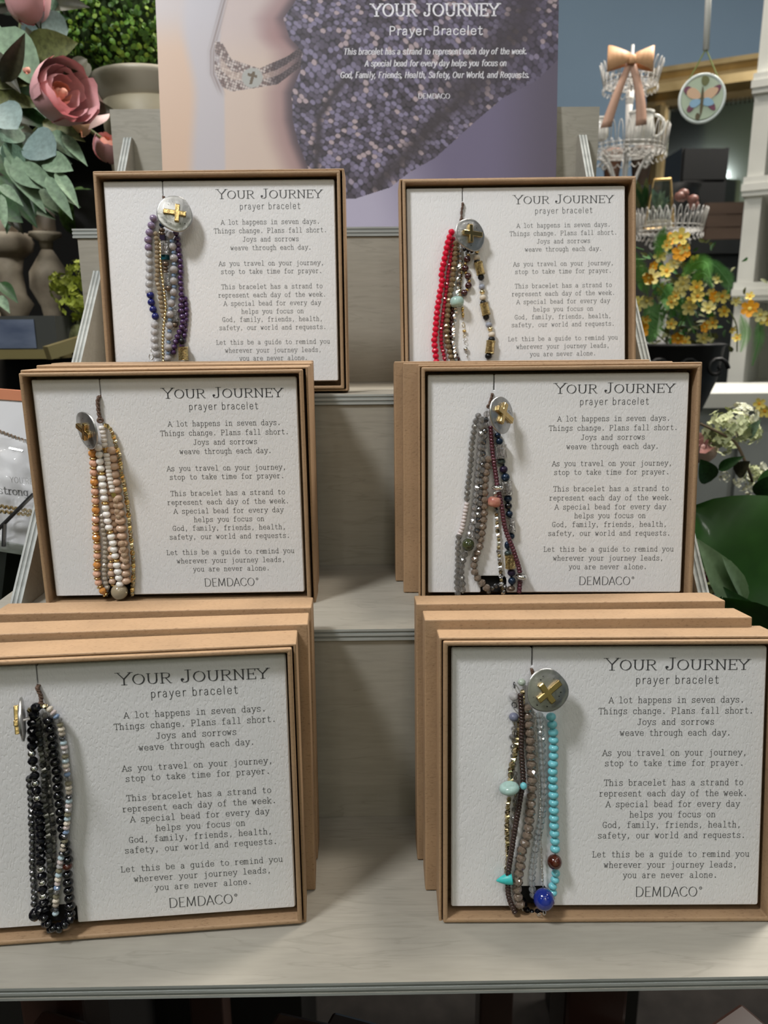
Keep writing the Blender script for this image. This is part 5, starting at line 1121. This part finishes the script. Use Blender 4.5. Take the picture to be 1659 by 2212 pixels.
def blob(nm, cx_, cz_, rx, rz, ang, col, y=-.0026):
    mb = MB(); n = 18; ca, sa = math.cos(ang), math.sin(ang); P = [(rx*math.cos(t), rz*math.sin(t)*(1-.25*math.cos(t))) for t in [2*math.pi*q/n for q in range(n)]]
    P = [((cx_+a*ca-b_*sa)*ko, (cz_+a*sa+b_*ca)*ko) for a, b_ in P]; mb.add([(a, y, b_) for a, b_ in P]+[(a, y+.0004, b_) for a, b_ in P], [tuple(range(n-1, -1, -1))]+[(q, (q+1) % n, (q+1) % n+n, q+n) for q in range(n)]); return mb.build(nm, col, orn)
mP = mat('peach_wing', (.62, .42, .28), .5); mBl = mat('blue_wing', (.25, .42, .58), .5); mPu = mat('plum_wing', (.16, .05, .09), .5, var=.4, vscale=200); mBr = mat('brown_print', (.10, .08, .04), .6); mOl = mat('olive_print', (.14, .15, .06), .6)
for s_ in (-1, 1):
    blob('plum_spot', s_*27, 14, 13, 8, s_*.8, mPu, -.0024); blob('upper_wing', s_*17, 9, 16, 10, s_*.5, mP, -.0028); blob('lower_wing', s_*13, -9, 12, 8, -s_*.3, mBl, -.0032); blob('wing_edge', s_*21, -17, 11, 6, -s_*.9, mPu, -.0030)
blob('body', 0, -6, 3, 28, 0, mBr, -.0036); blob('leaf_sprig', 4, 34, 8, 10, .2, mOl, -.0026); blob('foot', -6, -36, 5, 7, 0, mBr, -.0026)
M['green_cord'] = mat('olive_cord', (.20, .24, .07), .7)
gm = MB(); tp = Matrix.Rotation(math.radians(14), 3, 'Z') @ (at(1525, 106, YO)-oc)
for s_ in (-1, 1): gm.tube([tp, (s_*30*ko, 0, 37*ko)], .0009, 5)
gm.build('cord', M['green_cord'], orn)
# white open cabinet at the right edge
YC = 1.25; cl = at(1600, 520, YC); cabx = cl.x; zc = lambda py: at(1640, py, YC).z
wc = empty('white_cabinet', (cabx, YC, FZ), (0, 0, math.radians(-31))); tag(wc, 'chalky white open-shelved cabinet at the right edge', 'cabinet'); Z0 = FZ
CWd = .5
MB().box(0, .028, 0, .32, 0, 1.85).build('side_panel', M['white_paint'], wc); MB().box(CWd, CWd+.028, 0, .32, 0, 1.85).build('side_panel', M['white_paint'], wc)
MB().box(.028, CWd, .30, .32, 0, 1.85).build('back_panel', M['white_paint'], wc)
for py in (178, 400, 625, 850):
    z = zc(py)-Z0; MB().box(-.004, CWd+.03, -.012, .30, z-.02, z+.012).build('shelf', M['white_paint'], wc); MB().box(-.006, CWd+.03, -.016, -.010, z-.012, z).build('shelf_moulding', M['white_paint'], wc)
MB().box(.028, CWd, .0, .018, 0, zc(900)-Z0).build('door', M['grey_paint'], wc)
for i, (px, py, hh_) in enumerate(((1650, 612, 26),)):
    c = at(px, py, YC+.08); r = empty('small_brown_pot', (cabx+.12, YC-.01, zc(625)+.0125)); tag(r, 'small red-brown pot inside the white cabinet', 'pot')
    MB().lathe([(.015, 0), (.022, .005), (.024, .03), (.02, .04), (.021, .045), (.017, .045)], 16).build('body', mat('terracotta', (.25, .11, .07), .7), r, smooth=True)
r = MB().box(0, .10, 0, .12, 0, .03); o = r.build('wooden_box', mat('pale_wood', (.38, .32, .22), .6, var=.2, vscale=20, aniso=(.2, 1, 1))); o.location = (cabx+.16, YC+.02, 0); o.rotation_euler = (0, 0, -.5); tag(o, 'pale wooden block tucked inside the middle cubby of the white cabinet', 'block')
o.location.z = zc(625)+.0125
# dark sideboard behind the flowers, with boxes
YD = 1.62; sdb = empty('dark_sideboard', (at(1480, 500, YD).x, YD, FZ)); tag(sdb, 'dark grey painted sideboard in the background under the mirror', 'sideboard'); M['charcoal'] = mat('charcoal_paint', (.035, .038, .038), .6, var=.2, vscale=6)
zt = at(1480, 520, YD).z-FZ; MB().box(-.45, .20, 0, .26, 0, zt-.03).build('carcass', M['charcoal'], sdb); MB().box(-.47, .22, -.02, .27, zt-.03, zt).build('top', M['charcoal'], sdb)
for dx_ in (-.44, -.12):
    dr = MB().box(dx_, dx_+.28, -.012, 0, .3, zt-.06).build('door', mat('charcoal_door', (.05, .055, .055), .6) if 'charcoal_door' not in M else M['charcoal_door'], sdb); MB().lathe([(.006, 0), (.009, .012), (.004, .018)], 10, c=(dx_+.25, -.03, zt-.25), M=Matrix.Rotation(math.pi/2, 3, 'X')).build('knob', M['frame_gold'], dr)
def crate(px, py0, py1, wpx, yd, m, label, rot=.0, nm='crate'):
    c = at(px, py1, yd); k_ = (c-CO).dot(CF)/FPX; w_ = wpx*k_*.5; h_ = (py1-py0)*k_; r = empty(nm, (c.x, yd, FZ+zt+.0005), (0, 0, rot)); tag(r, label, 'crate')
    hs_ = c.z-(FZ+zt); H_ = max(.02, at(px, py0, yd).z-(FZ+zt))
    n = 3
    for i in range(n): MB().box(-w_, w_, -.06, -.052, H_*(i+.04)/n, H_*(i+.96)/n).build('plank', m, r)
    for s_ in (-1, 1): MB().box(s_*w_-.004, s_*w_+.004, -.052, .06, 0, H_).build('side', m, r)
    MB().box(-w_, w_, .052, .06, 0, H_).build('back', m, r); return r
mBrn = mat('brown_crate_wood', (.13, .085, .06), .7, var=.3, vscale=12, aniso=(.3, 1, 2)); mDk = mat('black_tin', (.012, .012, .012), .5)
crate(1545, 445, 520, 70, YD+.05, mBrn, 'brown wooden crate on the sideboard left of the white cabinet', -.15)
crate(1490, 330, 520, 90, YD+.2, mDk, 'tall black box on the sideboard beneath the mirror')
r = empty('black_vase', (at(1490, 400, YD+.1).x, YD+.08, FZ+zt+.0005)); r.location.x -= .05; r.location.y -= .03; tag(r, 'squat black vase on the dark sideboard below the mirror', 'vase')
MB().lathe([(.03, 0), (.045, .02), (.06, .07), (.05, .11), (.055, .125), (.045, .125)], 20).build('body', mDk, r, smooth=True)
# second tiered basket with a brass terrarium
YB2 = .98; B2 = at(1445, 500, YB2); kb2 = (B2-CO).dot(CF)/FPX; wb = empty('wire_basket_stand', (B2.x, YB2, B2.z-.30)); tag(wb, 'white wire basket tray holding the brass terrarium above the yellow flowers', 'wire stand')
wire_basket(wb, (0, 0, .30), 68*kb2, 76*kb2, 44*kb2, 34)
MB().lathe([(.06, 0), (.05, .006), (.008, .02), (.006, .15), (.008, .28), (.03, .296)], 16).build('post', M['white_wire'], wb, smooth=True)
for s_ in range(5):
    a = s_*1.257; MB().tube([(math.cos(a)*(34+14*math.cos(t)*(1-t/9))*kb2, math.sin(a)*(34+14*math.cos(t)*(1-t/9))*kb2, .30+(-26+16*math.sin(t)*(1-t/9))*kb2) for t in [q*.6 for q in range(13)]], .0016, 5).build('scroll', M['white_wire'], wb, smooth=True)
te = empty('terrarium', (at(1425, 455, YB2).x, YB2, B2.z+.002)); tag(te, 'small brass and glass terrarium standing in the lower wire basket', 'terrarium'); M['brass'] = mat('bright_brass', (.55, .38, .17), .3, metal=1.); M['pane'] = mat('clear_pane', (.85, .92, .92), .03, trans=1.)
hT = 100*kb2; w0, w1 = 42*kb2, 24*kb2
for i in range(4):
    a0, a1 = i*math.pi/2+.5, (i+1)*math.pi/2+.5; A0 = Vector((w0*math.cos(a0), w0*math.sin(a0), 0)); A1 = Vector((w0*math.cos(a1), w0*math.sin(a1), 0)); B0 = Vector((w1*math.cos(a0), w1*math.sin(a0), hT)); B1 = Vector((w1*math.cos(a1), w1*math.sin(a1), hT))
    MB().tube([A0, B0], .0012, 5).build('brass_edge', M['brass'], te); MB().tube([A0, A1], .0012, 5).build('brass_edge', M['brass'], te); MB().tube([B0, B1], .0012, 5).build('brass_edge', M['brass'], te)
    MB().add([A0, A1, B1, B0], [(0, 1, 2, 3)]).build('pane', M['pane'], te)
MB().lathe([(.002, .001), (.02, .001), (.018, .012), (.002, .014)], 14).build('pebbles', M['cream_stone'], te)
for i in range(9): o = place_leaf(te, 'lance', random.choice(['sage', 'eucalyptus']), 1425+random.uniform(-6, 6), 452, 1425+random.uniform(-18, 18), random.uniform(405, 435), YB2, 0)
mbn = at(1492, 432, YB2-.03); pk = empty('berry_sprig', mbn); tag(pk, 'dusky pink berry sprig in the lower wire basket', 'berries')
for i in range(5): MB().lathe([(.001, -.007), (.006, -.004), (.008, 0), (.006, .005), (.001, .007)], 12, c=(random.uniform(-.02, .012), random.uniform(-.01, .01), random.uniform(-.012, .012))).build('berry', mat('dusky_berry', (.22, .10, .08), .4) if i == 0 else bpy.data.materials['dusky_berry'], pk, smooth=True)
for (px, py, w_, h_, lab) in ((1322, 362, 40, 70, 'brown terracotta pot behind the scrolls of the wire stand'), (1385, 362, 46, 80, 'dark brown pot right of the wire stand funnel')):
    c = at(px, py, 1.27); k_ = (c-CO).dot(CF)/FPX; r = empty('terracotta_pot', (c.x, 1.27, c.z-h_*.5*k_)); tag(r, lab, 'pot'); MB().lathe([(w_*.34*k_, 0), (w_*.5*k_, h_*.8*k_), (w_*.55*k_, h_*.8*k_), (w_*.55*k_, h_*k_), (w_*.46*k_, h_*k_)], 20).build('body', mBrn if w_ > 42 else mat('red_clay', (.26, .12, .07), .7), r, smooth=True)
    MB().box(-.03, .03, -.03, .03, -(c.z-h_*.5*k_-FZ), -.0005).build('stool', M['black_wood'], r)
for i in range(10): place_leaf(ws, 'strap', 'dull_leaf' if i % 2 else 'dark_leaf', 1388+random.uniform(-8, 6), 450, 1392+random.uniform(-26, 22), random.uniform(382, 425), .92, 0)
# yellow flower basket
YF = .72; M['yellow_petal'] = mat('yellow_petal', (.80, .62, .10), .6, col2=(.86, .72, .22), vscale=80); M['pale_yellow'] = mat('pale_yellow_petal', (.80, .74, .32), .6, var=.08, vscale=60); M['orange_petal'] = mat('orange_petal', (.82, .38, .02), .6, var=.15, vscale=60)
M['fern'] = mat('fern_green', (.085, .26, .045), .6, var=.3, vscale=20); M['fern_dark'] = mat('dark_fern', (.025, .12, .012), .7, var=.3, vscale=20)
yb = empty('yellow_flower_basket', at(1440, 760, YF)); tag(yb, 'hanging mass of small yellow and orange flowers with fern fronds at the right', 'flowers')
def small_flower_me(mp, mc, five=5):
    mb = MB(); n = five
    for k in range(n):
        a = k*2*math.pi/n; d = Vector((math.cos(a), math.sin(a), 0)); s2 = Vector((-math.sin(a), math.cos(a), 0))
        mb.add([(0, 0, -.1), d*.35+s2*.28+Vector((0, 0, .1)), d*.8+s2*.34+Vector((0, 0, .26)), d*1.0+Vector((0, 0, .30)), d*.8-s2*.34+Vector((0, 0, .26)), d*.35-s2*.28+Vector((0, 0, .1)), d*.5+Vector((0, 0, .06))], [(0, 6, 1), (1, 6, 2), (2, 6, 3), (3, 6, 4), (4, 6, 5), (5, 6, 0)])
    mb.lathe([(.05, .0), (.24, .06), (.2, .16), (.05, .2)], 8, m=1); me = mb.mesh('flower'); me.materials.append(M[mp]); me.materials.append(M[mc]); return me
SF = [small_flower_me('pale_yellow', 'yellow_petal'), small_flower_me('yellow_petal', 'orange_petal'), small_flower_me('orange_petal', 'yellow_petal', 6)]
FL = [(1448, 517, 26, 2), (1470, 512, 34, 1), (1450, 518, 24, 0), (1472, 547, 36, 2), (1426, 552, 26, 0), (1408, 600, 34, 0), (1402, 600, 24, 2), (1440, 585, 30, 1), (1475, 612, 30, 0), (1469, 626, 30, 0), (1505, 620, 28, 1), (1380, 655, 32, 0), (1397, 650, 28, 0), (1450, 652, 26, 1), (1489, 665, 30, 0), (1530, 665, 28, 0), (1383, 712, 36, 2), (1545, 640, 22, 2), (1560, 640, 28, 1), (1620, 667, 34, 2), (1551, 602, 22, 0), (1478, 600, 18, 0),
      (1540, 697, 26, 1), (1521, 706, 22, 2), (1520, 731, 28, 0), (1465, 731, 26, 2), (1480, 738, 24, 1), (1477, 755, 24, 0), (1450, 700, 22, 1), (1565, 672, 24, 1), (1590, 650, 20, 0), (1643, 680, 28, 0), (1655, 690, 26, 1), (1640, 872, 24, 1), (1652, 888, 26, 1), (1410, 575, 20, 2), (1440, 530, 22, 1), (1500, 560, 22, 1), (1460, 640, 22, 1), (1507, 640, 26, 1), (1430, 625, 24, 1), (1395, 690, 20, 1), (1582, 712, 16, 1), (1592, 730, 18, 1), (1535, 630, 18, 0), (1490, 650, 20, 1), (1620, 640, 18, 1), (1456, 568, 24, 0), (1478, 535, 22, 1)]
for px, py, d_, t_ in FL:
    yy = YF-.02+random.uniform(-.03, .03); c = at(px, py, yy); k_ = (c-CO).dot(CF)/FPX; o = obj('flower', SF[t_]); nrm = ((CO-c).normalized()+Vector((random.gauss(0, .35), 0, random.gauss(0, .35)))).normalized()
    o.matrix_world = Matrix.Translation(c) @ nrm.to_track_quat('Z', 'Y').to_matrix().to_4x4() @ Matrix.Rotation(random.random()*6, 4, 'Z') @ Matrix.Scale(d_*.58*k_, 4); adopt(o, yb)
def frond(root, P, yd, w_, m, nm='fern_frond'):
    pts = smooth_path([at(a, b_, yd-.01*i) for i, (a, b_) in enumerate(P)], 12 if len(P) > 2 else 14); mb = MB(); mb.tube(pts, .0006, 4); n = len(pts); k_ = (pts[0]-CO).dot(CF)/FPX
    for i in range(1, n-1):
        t = (pts[i+1]-pts[i-1]).normalized(); sd = t.cross((CO-pts[i]).normalized()).normalized(); L = w_*k_*math.sin(math.pi*(i/n)**.7)*.5+.001
        for s_ in (-1, 1):
            for q in (0, .5):
                p = pts[i].lerp(pts[i+1], q); tip = p+sd*s_*L+t*L*.45+Vector((0, random.gauss(0, .1)*L, -.1*L)); ww = t*L*.045
                mb.add([p-ww, p.lerp(tip, .5)-ww*1.1, tip, p.lerp(tip, .5)+ww*1.1, p+ww], [(0, 1, 2, 3, 4)])
    o = mb.build(nm, M[m]); adopt(o, root)
for a in [([(1400, 640), (1385, 590), (1372, 545)], 34, 'fern'), ([(1420, 560), (1428, 520), (1436, 490)], 30, 'fern'), ([(1470, 600), (1500, 570), (1525, 568), (1535, 600)], 34, 'fern'), ([(1490, 610), (1520, 590), (1540, 620)], 28, 'fern'), ([(1440, 610), (1446, 640), (1440, 670)], 34, 'fern'), ([(1395, 560), (1370, 560)], 30, 'fern'), ([(1425, 650), (1420, 700), (1402, 742)], 34, 'fern'), ([(1410, 640), (1405, 690), (1400, 740)], 40, 'fern_dark'),
          ([(1520, 560), (1550, 580), (1580, 620)], 28, 'fern_dark'), ([(1390, 540), (1360, 530)], 36, 'fern_dark'), ([(1550, 570), (1570, 600), (1575, 630)], 30, 'fern_dark'), ([(1600, 680), (1610, 720), (1600, 760)], 24, 'fern'), ([(1640, 690), (1640, 730), (1625, 790)], 24, 'fern_dark'), ([(1440, 620), (1470, 660), (1500, 720)], 34, 'fern_dark'), ([(1400, 600), (1440, 640), (1450, 700)], 34, 'fern_dark')]: frond(yb, a[0], YF, a[1], a[2])
for i in range(290):
    x, y = random.gauss(1465, 55), random.gauss(645, 66)
    if x < 1350 or y < 515 or y > 800: continue
    a = random.uniform(0, 6.28); l = random.uniform(10, 20); place_leaf(yb, random.choice(['oval', 'lance']), random.choice(['dull_leaf', 'dark_leaf', 'fern_dark', 'dull_leaf']), x, y, x+l*math.cos(a), y+l*math.sin(a), YF+random.uniform(0, .05), random.uniform(-1, 1), dy=.005)
for i in range(26):
    x = 1530+random.gauss(0, 22); y = random.uniform(730, 800); a = random.uniform(0, 6.28); place_leaf(yb, 'oval', 'dull_leaf', x, y, x+14*math.cos(a), y+14*math.sin(a), YF, random.uniform(-1, 1), dy=.004)
sm_ = MB()
for P in ([(1440, 745), (1450, 660), (1430, 560)], [(1450, 745), (1500, 650), (1540, 640), (1620, 665), (1650, 690)], [(1460, 745), (1520, 700), (1545, 760)], [(1445, 745), (1400, 700), (1385, 640)], [(1450, 740), (1480, 640), (1470, 540)], [(1560, 650), (1590, 700), (1592, 760)]): sm_.tube(smooth_path([at(a, b_, YF+.01) for a, b_ in P], 5), .0009, 5)
adopt(sm_.build('stem', M['stem']), yb)
M['iron'] = mat('black_iron', (.012, .012, .013), .5); ub = at(1440, 800, YF+.03)
o = MB().lathe([(.02, -.06), (.045, -.05), (.06, -.01), (.066, .03), (.07, .032), (.062, .034), (.05, .0)], 24, c=ub).build('iron_urn', M['iron'], smooth=True); adopt(o, yb)
for s_ in (-1, 0, 1): o = MB().tube([ub+Vector((s_*.035+.014*math.cos(t)*(1-t/9), -.06-.004, .005+.014*math.sin(t)*(1-t/9))) for t in [q*.6 for q in range(13)]], .0025, 6).build('iron_scroll', M['iron'], smooth=True); adopt(o, yb)
# grey drawers and cream hydrangea, pink rose, big leaves
gd = empty('grey_bench', (at(1600, 880, .95).x, .95, FZ)); tag(gd, 'grey and white bench with a panelled front behind the cream hydrangea', 'bench'); zq = at(1560, 850, .95).z-FZ
MB().box(-.08, .16, 0, .22, zq-.022, zq).build('top', M['white_paint'], gd); MB().box(-.07, .15, .02, .2, 0, zq-.022).build('front_panel', M['grey_paint'], gd)
for i in range(3): MB().box(-.065+i*.072, -.065+i*.072+.06, .008, .02, .05, zq-.06).build('slat', M['grey_paint'], gd)
M['cream_petal'] = mat('cream_green_petal', (.56, .60, .34), .6, var=.2, vscale=50, sss=.1); M['cream_petal2'] = mat('cream_petal', (.66, .66, .50), .6, var=.1, vscale=50, sss=.1)
hc = empty('cream_hydrangea', at(1640, 1010, .42)); tag(hc, 'cream-green hydrangea blooms above the big dark leaf at right', 'flowers')
for px, py, d_, m_ in ((1572, 925, 86, 0), (1600, 905, 70, 1), (1550, 935, 60, 0), (1620, 935, 50, 0), (1565, 965, 36, 0), (1605, 1040, 40, 1), (1630, 1028, 44, 0), (1618, 1055, 30, 1), (1565, 1030, 24, 1), (1655, 1010, 34, 1), (1600, 1000, 18, 1), (1620, 1010, 20, 0)): bloom(hc, px, py, .40+random.uniform(0, .03), d_, 52 if d_ > 40 else 22, M['cream_petal' if m_ == 0 else 'cream_petal2'])
adopt(MB().tube(smooth_path([at(1512, 915, .39), at(1560, 938, .39), at(1590, 958, .39), at(1615, 1010, .39), at(1625, 1040, .4)], 5), .0012, 6).build('stem', mat('brown_twig', (.14, .10, .06), .7)), hc)
rose(hc, 1518, 970, .44, 62, (-.2, -.6, .8), ('pale_petal', 'pale_petal'), ((.4, 3), (.7, 4), (1., 5)), 'rose')
for a in [('lance', 'dark_leaf', 1552, 1015, 1594, 988, .38), ('oval', 'brown_leaf', 1590, 1025, 1612, 1000, .39), ('oval', 'dark_leaf', 1535, 1040, 1520, 1000, .38), ('lance', 'sage', 1614, 945, 1632, 915, .4), ('oval', 'dark_leaf', 1640, 1075, 1659, 1035, .34)]: place_leaf(hc, *a)
M['big_leaf'] = mat('glossy_dark_green_leaf', (.012, .052, .006), .35, col2=(.022, .085, .010), vscale=5, coat=.1); M['light_leaf'] = mat('pale_green_leaf', (.26, .38, .22), .6, var=.15, vscale=12)
bl = empty('broad_leaf_plant', at(1720, 1420, .30)); tag(bl, 'broad glossy dark green leaf plant at the right edge', 'plant')
blm = leaf_me('broad_leaf', W=.80, fold=.10, droop=.06, m=M['big_leaf'], n=12, blunt=.75, wave=.5)
for p, q, yd, rl in (((1500, 1095), (1760, 1290), .30, .1), ((1700, 1480), (1560, 1290), .22, .6), ((1740, 1000), (1650, 1110), .36, .3), ((1590, 1330), (1680, 1420), .25, .2)):
    o = obj('broad_leaf', blm); a, c_ = at(*q, yd), at(*p, yd+.01); orient(o, a, c_, (CO-a).normalized()+Vector((0, 0, .2)), rl); adopt(o, bl)
place_leaf(bl, 'lance', 'light_leaf', 1600, 1315, 1536, 1188, .27, .1); place_leaf(bl, 'strap', 'light_leaf', 1612, 1300, 1575, 1208, .27, .5); place_leaf(bl, 'long', 'light_leaf', 1560, 1290, 1598, 1345, .25, .1); place_leaf(bl, 'lance', 'dark_leaf', 1659, 1400, 1600, 1290, .24, .2)
o = MB().tube([at(1720, 1420, .3), at(1800, 1900, .3), at(1800, 2400, .3)], .003, 6).build('stem', M['stem']); adopt(o, bl)
wf = empty('wild_flower_bunch', at(1530, 1260, .42)); tag(wf, 'dim bunch with small pink and yellow buds under the broad leaf', 'flowers')
M['mauve'] = mat('mauve_petal', (.30, .05, .09), .6)
for px, py, d_, m_ in ((1512, 1180, 20, 'mauve'), (1502, 1172, 22, 'mauve'), (1523, 1247, 16, 'mauve'), (1629, 1272, 20, 'yellow_petal'), (1520, 1240, 10, 'pale_petal')):
    rose(wf, px, py, .40, d_, (0, -.6, .7), (m_, m_), ((.6, 3), (1., 5)), 'bud')
for i in range(30):
    x, y = random.uniform(1495, 1560), random.uniform(1190, 1300); a = random.uniform(0, 6.28); place_leaf(wf, 'lance', random.choice(['brown_leaf', 'dull_leaf']), x, y, x+22*math.cos(a), y+22*math.sin(a), .42+random.uniform(0, .05), random.uniform(-1, 1), dy=.01)
for i in range(40):
    x, y = random.uniform(1560, 1720), random.uniform(1290, 1500); a = random.uniform(0, 6.28); place_leaf(wf, 'lance', random.choice(['dark_leaf', 'brown_leaf']), x, y, x+50*math.cos(a), y+50*math.sin(a), .45+random.uniform(0, .08), random.uniform(-1, 1), dy=.01)
adopt(MB().tube([at(1530, 1260, .45), at(1560, 1500, .45), at(1560, 2000, .45)], .003, 6).build('stem', M['stem']), wf)
# black display plinth at the right carrying the flowers
tag(MB().box(.28, .385, .68, .80, FZ, at(1480, 842, YF).z-.02).build('display_plinth', M['black_wood']), 'black display plinth under the yellow flowers', 'plinth')

# ------------------------------------------------------------------ left: white card packets on a grey stand
M['white_card'] = mat('white_cardboard', (.62, .62, .64), .45); M['coral_card'] = mat('coral_card', (.62, .24, .13), .6); M['cello'] = mat('clear_cellophane', (.9, .91, .93), .09, alpha=.2, coat=1., bump=1., bscale=28); M['grey_wood'] = mat('grey_green_wood', (.20, .22, .19), .6, var=.1, vscale=20)
def panel(root, nm, pts, yd, m, th=.002):
    V = [at(px, py, yd+dy_) for px, py, dy_ in pts]; n = len(V); mb = MB(); mb.add(V+[v+Vector((0, th, 0)) for v in V], [tuple(range(n-1, -1, -1)), tuple(range(n, 2*n))]+[(i, (i+1) % n, (i+1) % n+n, i+n) for i in range(n)]); return adopt(mb.build(nm, m), root)
YG = .20
pg = empty('gift_packet', at(0, 1180, YG)); tag(pg, 'white necklace gift card in clear cellophane at the left edge', 'gift packet')
panel(pg, 'card', [(-160, 850, .02), (75, 866, .02), (100, 1185, 0), (-160, 1140, 0)], YG, M['white_card']); panel(pg, 'coral_strip', [(-160, 828, .0195), (75, 846, .0195), (76, 868, .0195), (-160, 852, .0195)], YG-.0005, M['coral_card'])
wm = MB(); V0 = at(0, 1068, YG); kk = (V0-CO).dot(CF)/FPX
put_text(wm, 'strong', 'bold', 11*kk, 0, x0=0, x1=66*kk, fn=lambda a, b_: (a, 0, b_-a*.10)); o = wm.build('lettering', M['ink']); o.location = at(-4, 1066, YG-.004+.006); adopt(o, pg)
wm = MB(); put_text(wm, "YOU'RE", 'fine', 9*kk, 0, x0=0, x1=50*kk, fn=lambda a, b_: (a, 0, b_-a*.10)); o = wm.build('lettering', mat('faint_ink', (.35, .35, .35), .5)); o.location = at(22, 1042, YG+.003); adopt(o, pg)
cm_ = MB(); nx, ny = 22, 26; vs = []
for j in range(ny+1):
    for i in range(nx+1):
        px = -150+(i/nx)*235; py = 930+(j/ny)*240+(i/nx)*24; vs.append(at(px, py, YG-.006+.004*math.sin(i*.9+j*.35)+.003*math.sin(j*1.3-i*.5)))
cm_.add(vs, [(j*(nx+1)+i, j*(nx+1)+i+1, (j+1)*(nx+1)+i+1, (j+1)*(nx+1)+i) for j in range(ny) for i in range(nx)]); adopt(cm_.build('cellophane', M['cello'], smooth=True), pg)
for P in ([(-20, 925), (20, 940), (60, 955)], [(-20, 1090), (30, 1098), (80, 1106)], [(-20, 1102), (30, 1108), (80, 1114)], [(20, 965), (50, 978)]):
    ch = smooth_path([at(a, b_, YG-.006) for a, b_ in P], 10); mb = MB()
    for i in range(0, len(ch)-1): mb.tube([ch[i]+Vector((0, 0, .0009*(1 if i % 2 else -1))), ch[i+1]+Vector((0, 0, .0009*(-1 if i % 2 else 1)))], .0007, 5)
    adopt(mb.build('chain', M['pale_gold' if P[0][1] > 1000 else 'silver']), pg)
adopt(MB().tube([at(-10, 1150, YG-.012), at(72, 1068, YG-.012)], .0012, 6).build('wire_prong', M['gunmetal']), pg)
adopt(MB().tube([at(8, 1180, YG-.012), at(10, 1130, YG-.012)], .0012, 6).build('wire_prong', M['gunmetal']), pg)
gs = empty('packet_stand', at(0, 1300, YG+.01)); tag(gs, 'grey-green wooden holder beneath the white gift packet', 'display stand')
panel(gs, 'rail', [(-160, 1146, 0), (95, 1186, 0), (95, 1206, 0), (-160, 1166, 0)], YG-.002, M['grey_wood'], .014); panel(gs, 'upright', [(-40, 1160, 0), (-2, 1166, 0), (-30, 1420, 0), (-60, 1420, 0)], YG-.001, M['grey_wood'], .012)
panel(gs, 'dark_panel', [(-160, 1170, 0), (110, 1205, 0), (110, 1500, 0), (-160, 1500, 0)], YG+.03, mat('dark_green_felt', (.006, .010, .004), .9), .006)
tag(MB().box(-.60, -.185, YG-.03, YG+.12, FZ, at(0, 1440, YG+.05).z).build('side_table', M['black_wood']), 'low black table under the gift packet holder at the left', 'table')
# ------------------------------------------------------------------ below the stand: dark wooden trestle
M['mahogany'] = mat('dark_mahogany', (.03, .014, .010), .28, var=.3, vscale=12, aniso=(.3, 1, 1), coat=.4); tt_ = empty('trestle_table', (0, .2, FZ)); tag(tt_, 'dark mahogany folding trestle under the display stand', 'table')
def beam(p, q, w_, h_, nm='beam'):
    p, q = Vector(p), Vector(q); d = (q-p); L = d.length; o = MB().box(0, L, -w_/2, w_/2, -h_, 0).build(nm, M['mahogany']); x = d.normalized(); y = Vector((0, 0, 1)).cross(x).normalized(); z = x.cross(y); o.matrix_world = Matrix.Translation(p) @ Matrix((x, y, z)).transposed().to_4x4(); bevel(o, .002); adopt(o, tt_)
for x_ in (-.13, .13): beam((x_, .07, -T-.0003), (x_, .37, -T-.0003), .03, .03, 'support_rail')
for (a, b_) in (((575, 2168, .035), (1000, 2262, .005)), ((700, 2170, .075), (1100, 2275, .04)), ((60, 2165, .06), (620, 2330, .03)), ((1640, 2150, .09), (1380, 2330, .05)), ((1300, 2150, .10), (1000, 2330, .07))):
    a_, c_ = at(*a), at(*b_); beam(a_+Vector((0, 0, -.012)), a_+(c_-a_)*2.6+Vector((0, 0, -.012)), .018, .022)
for x_ in (-.13, .13):
    for y_ in (.09, .35): beam((x_, y_, -T-.031), (x_+.0001, y_, FZ), .03, .03, 'leg')
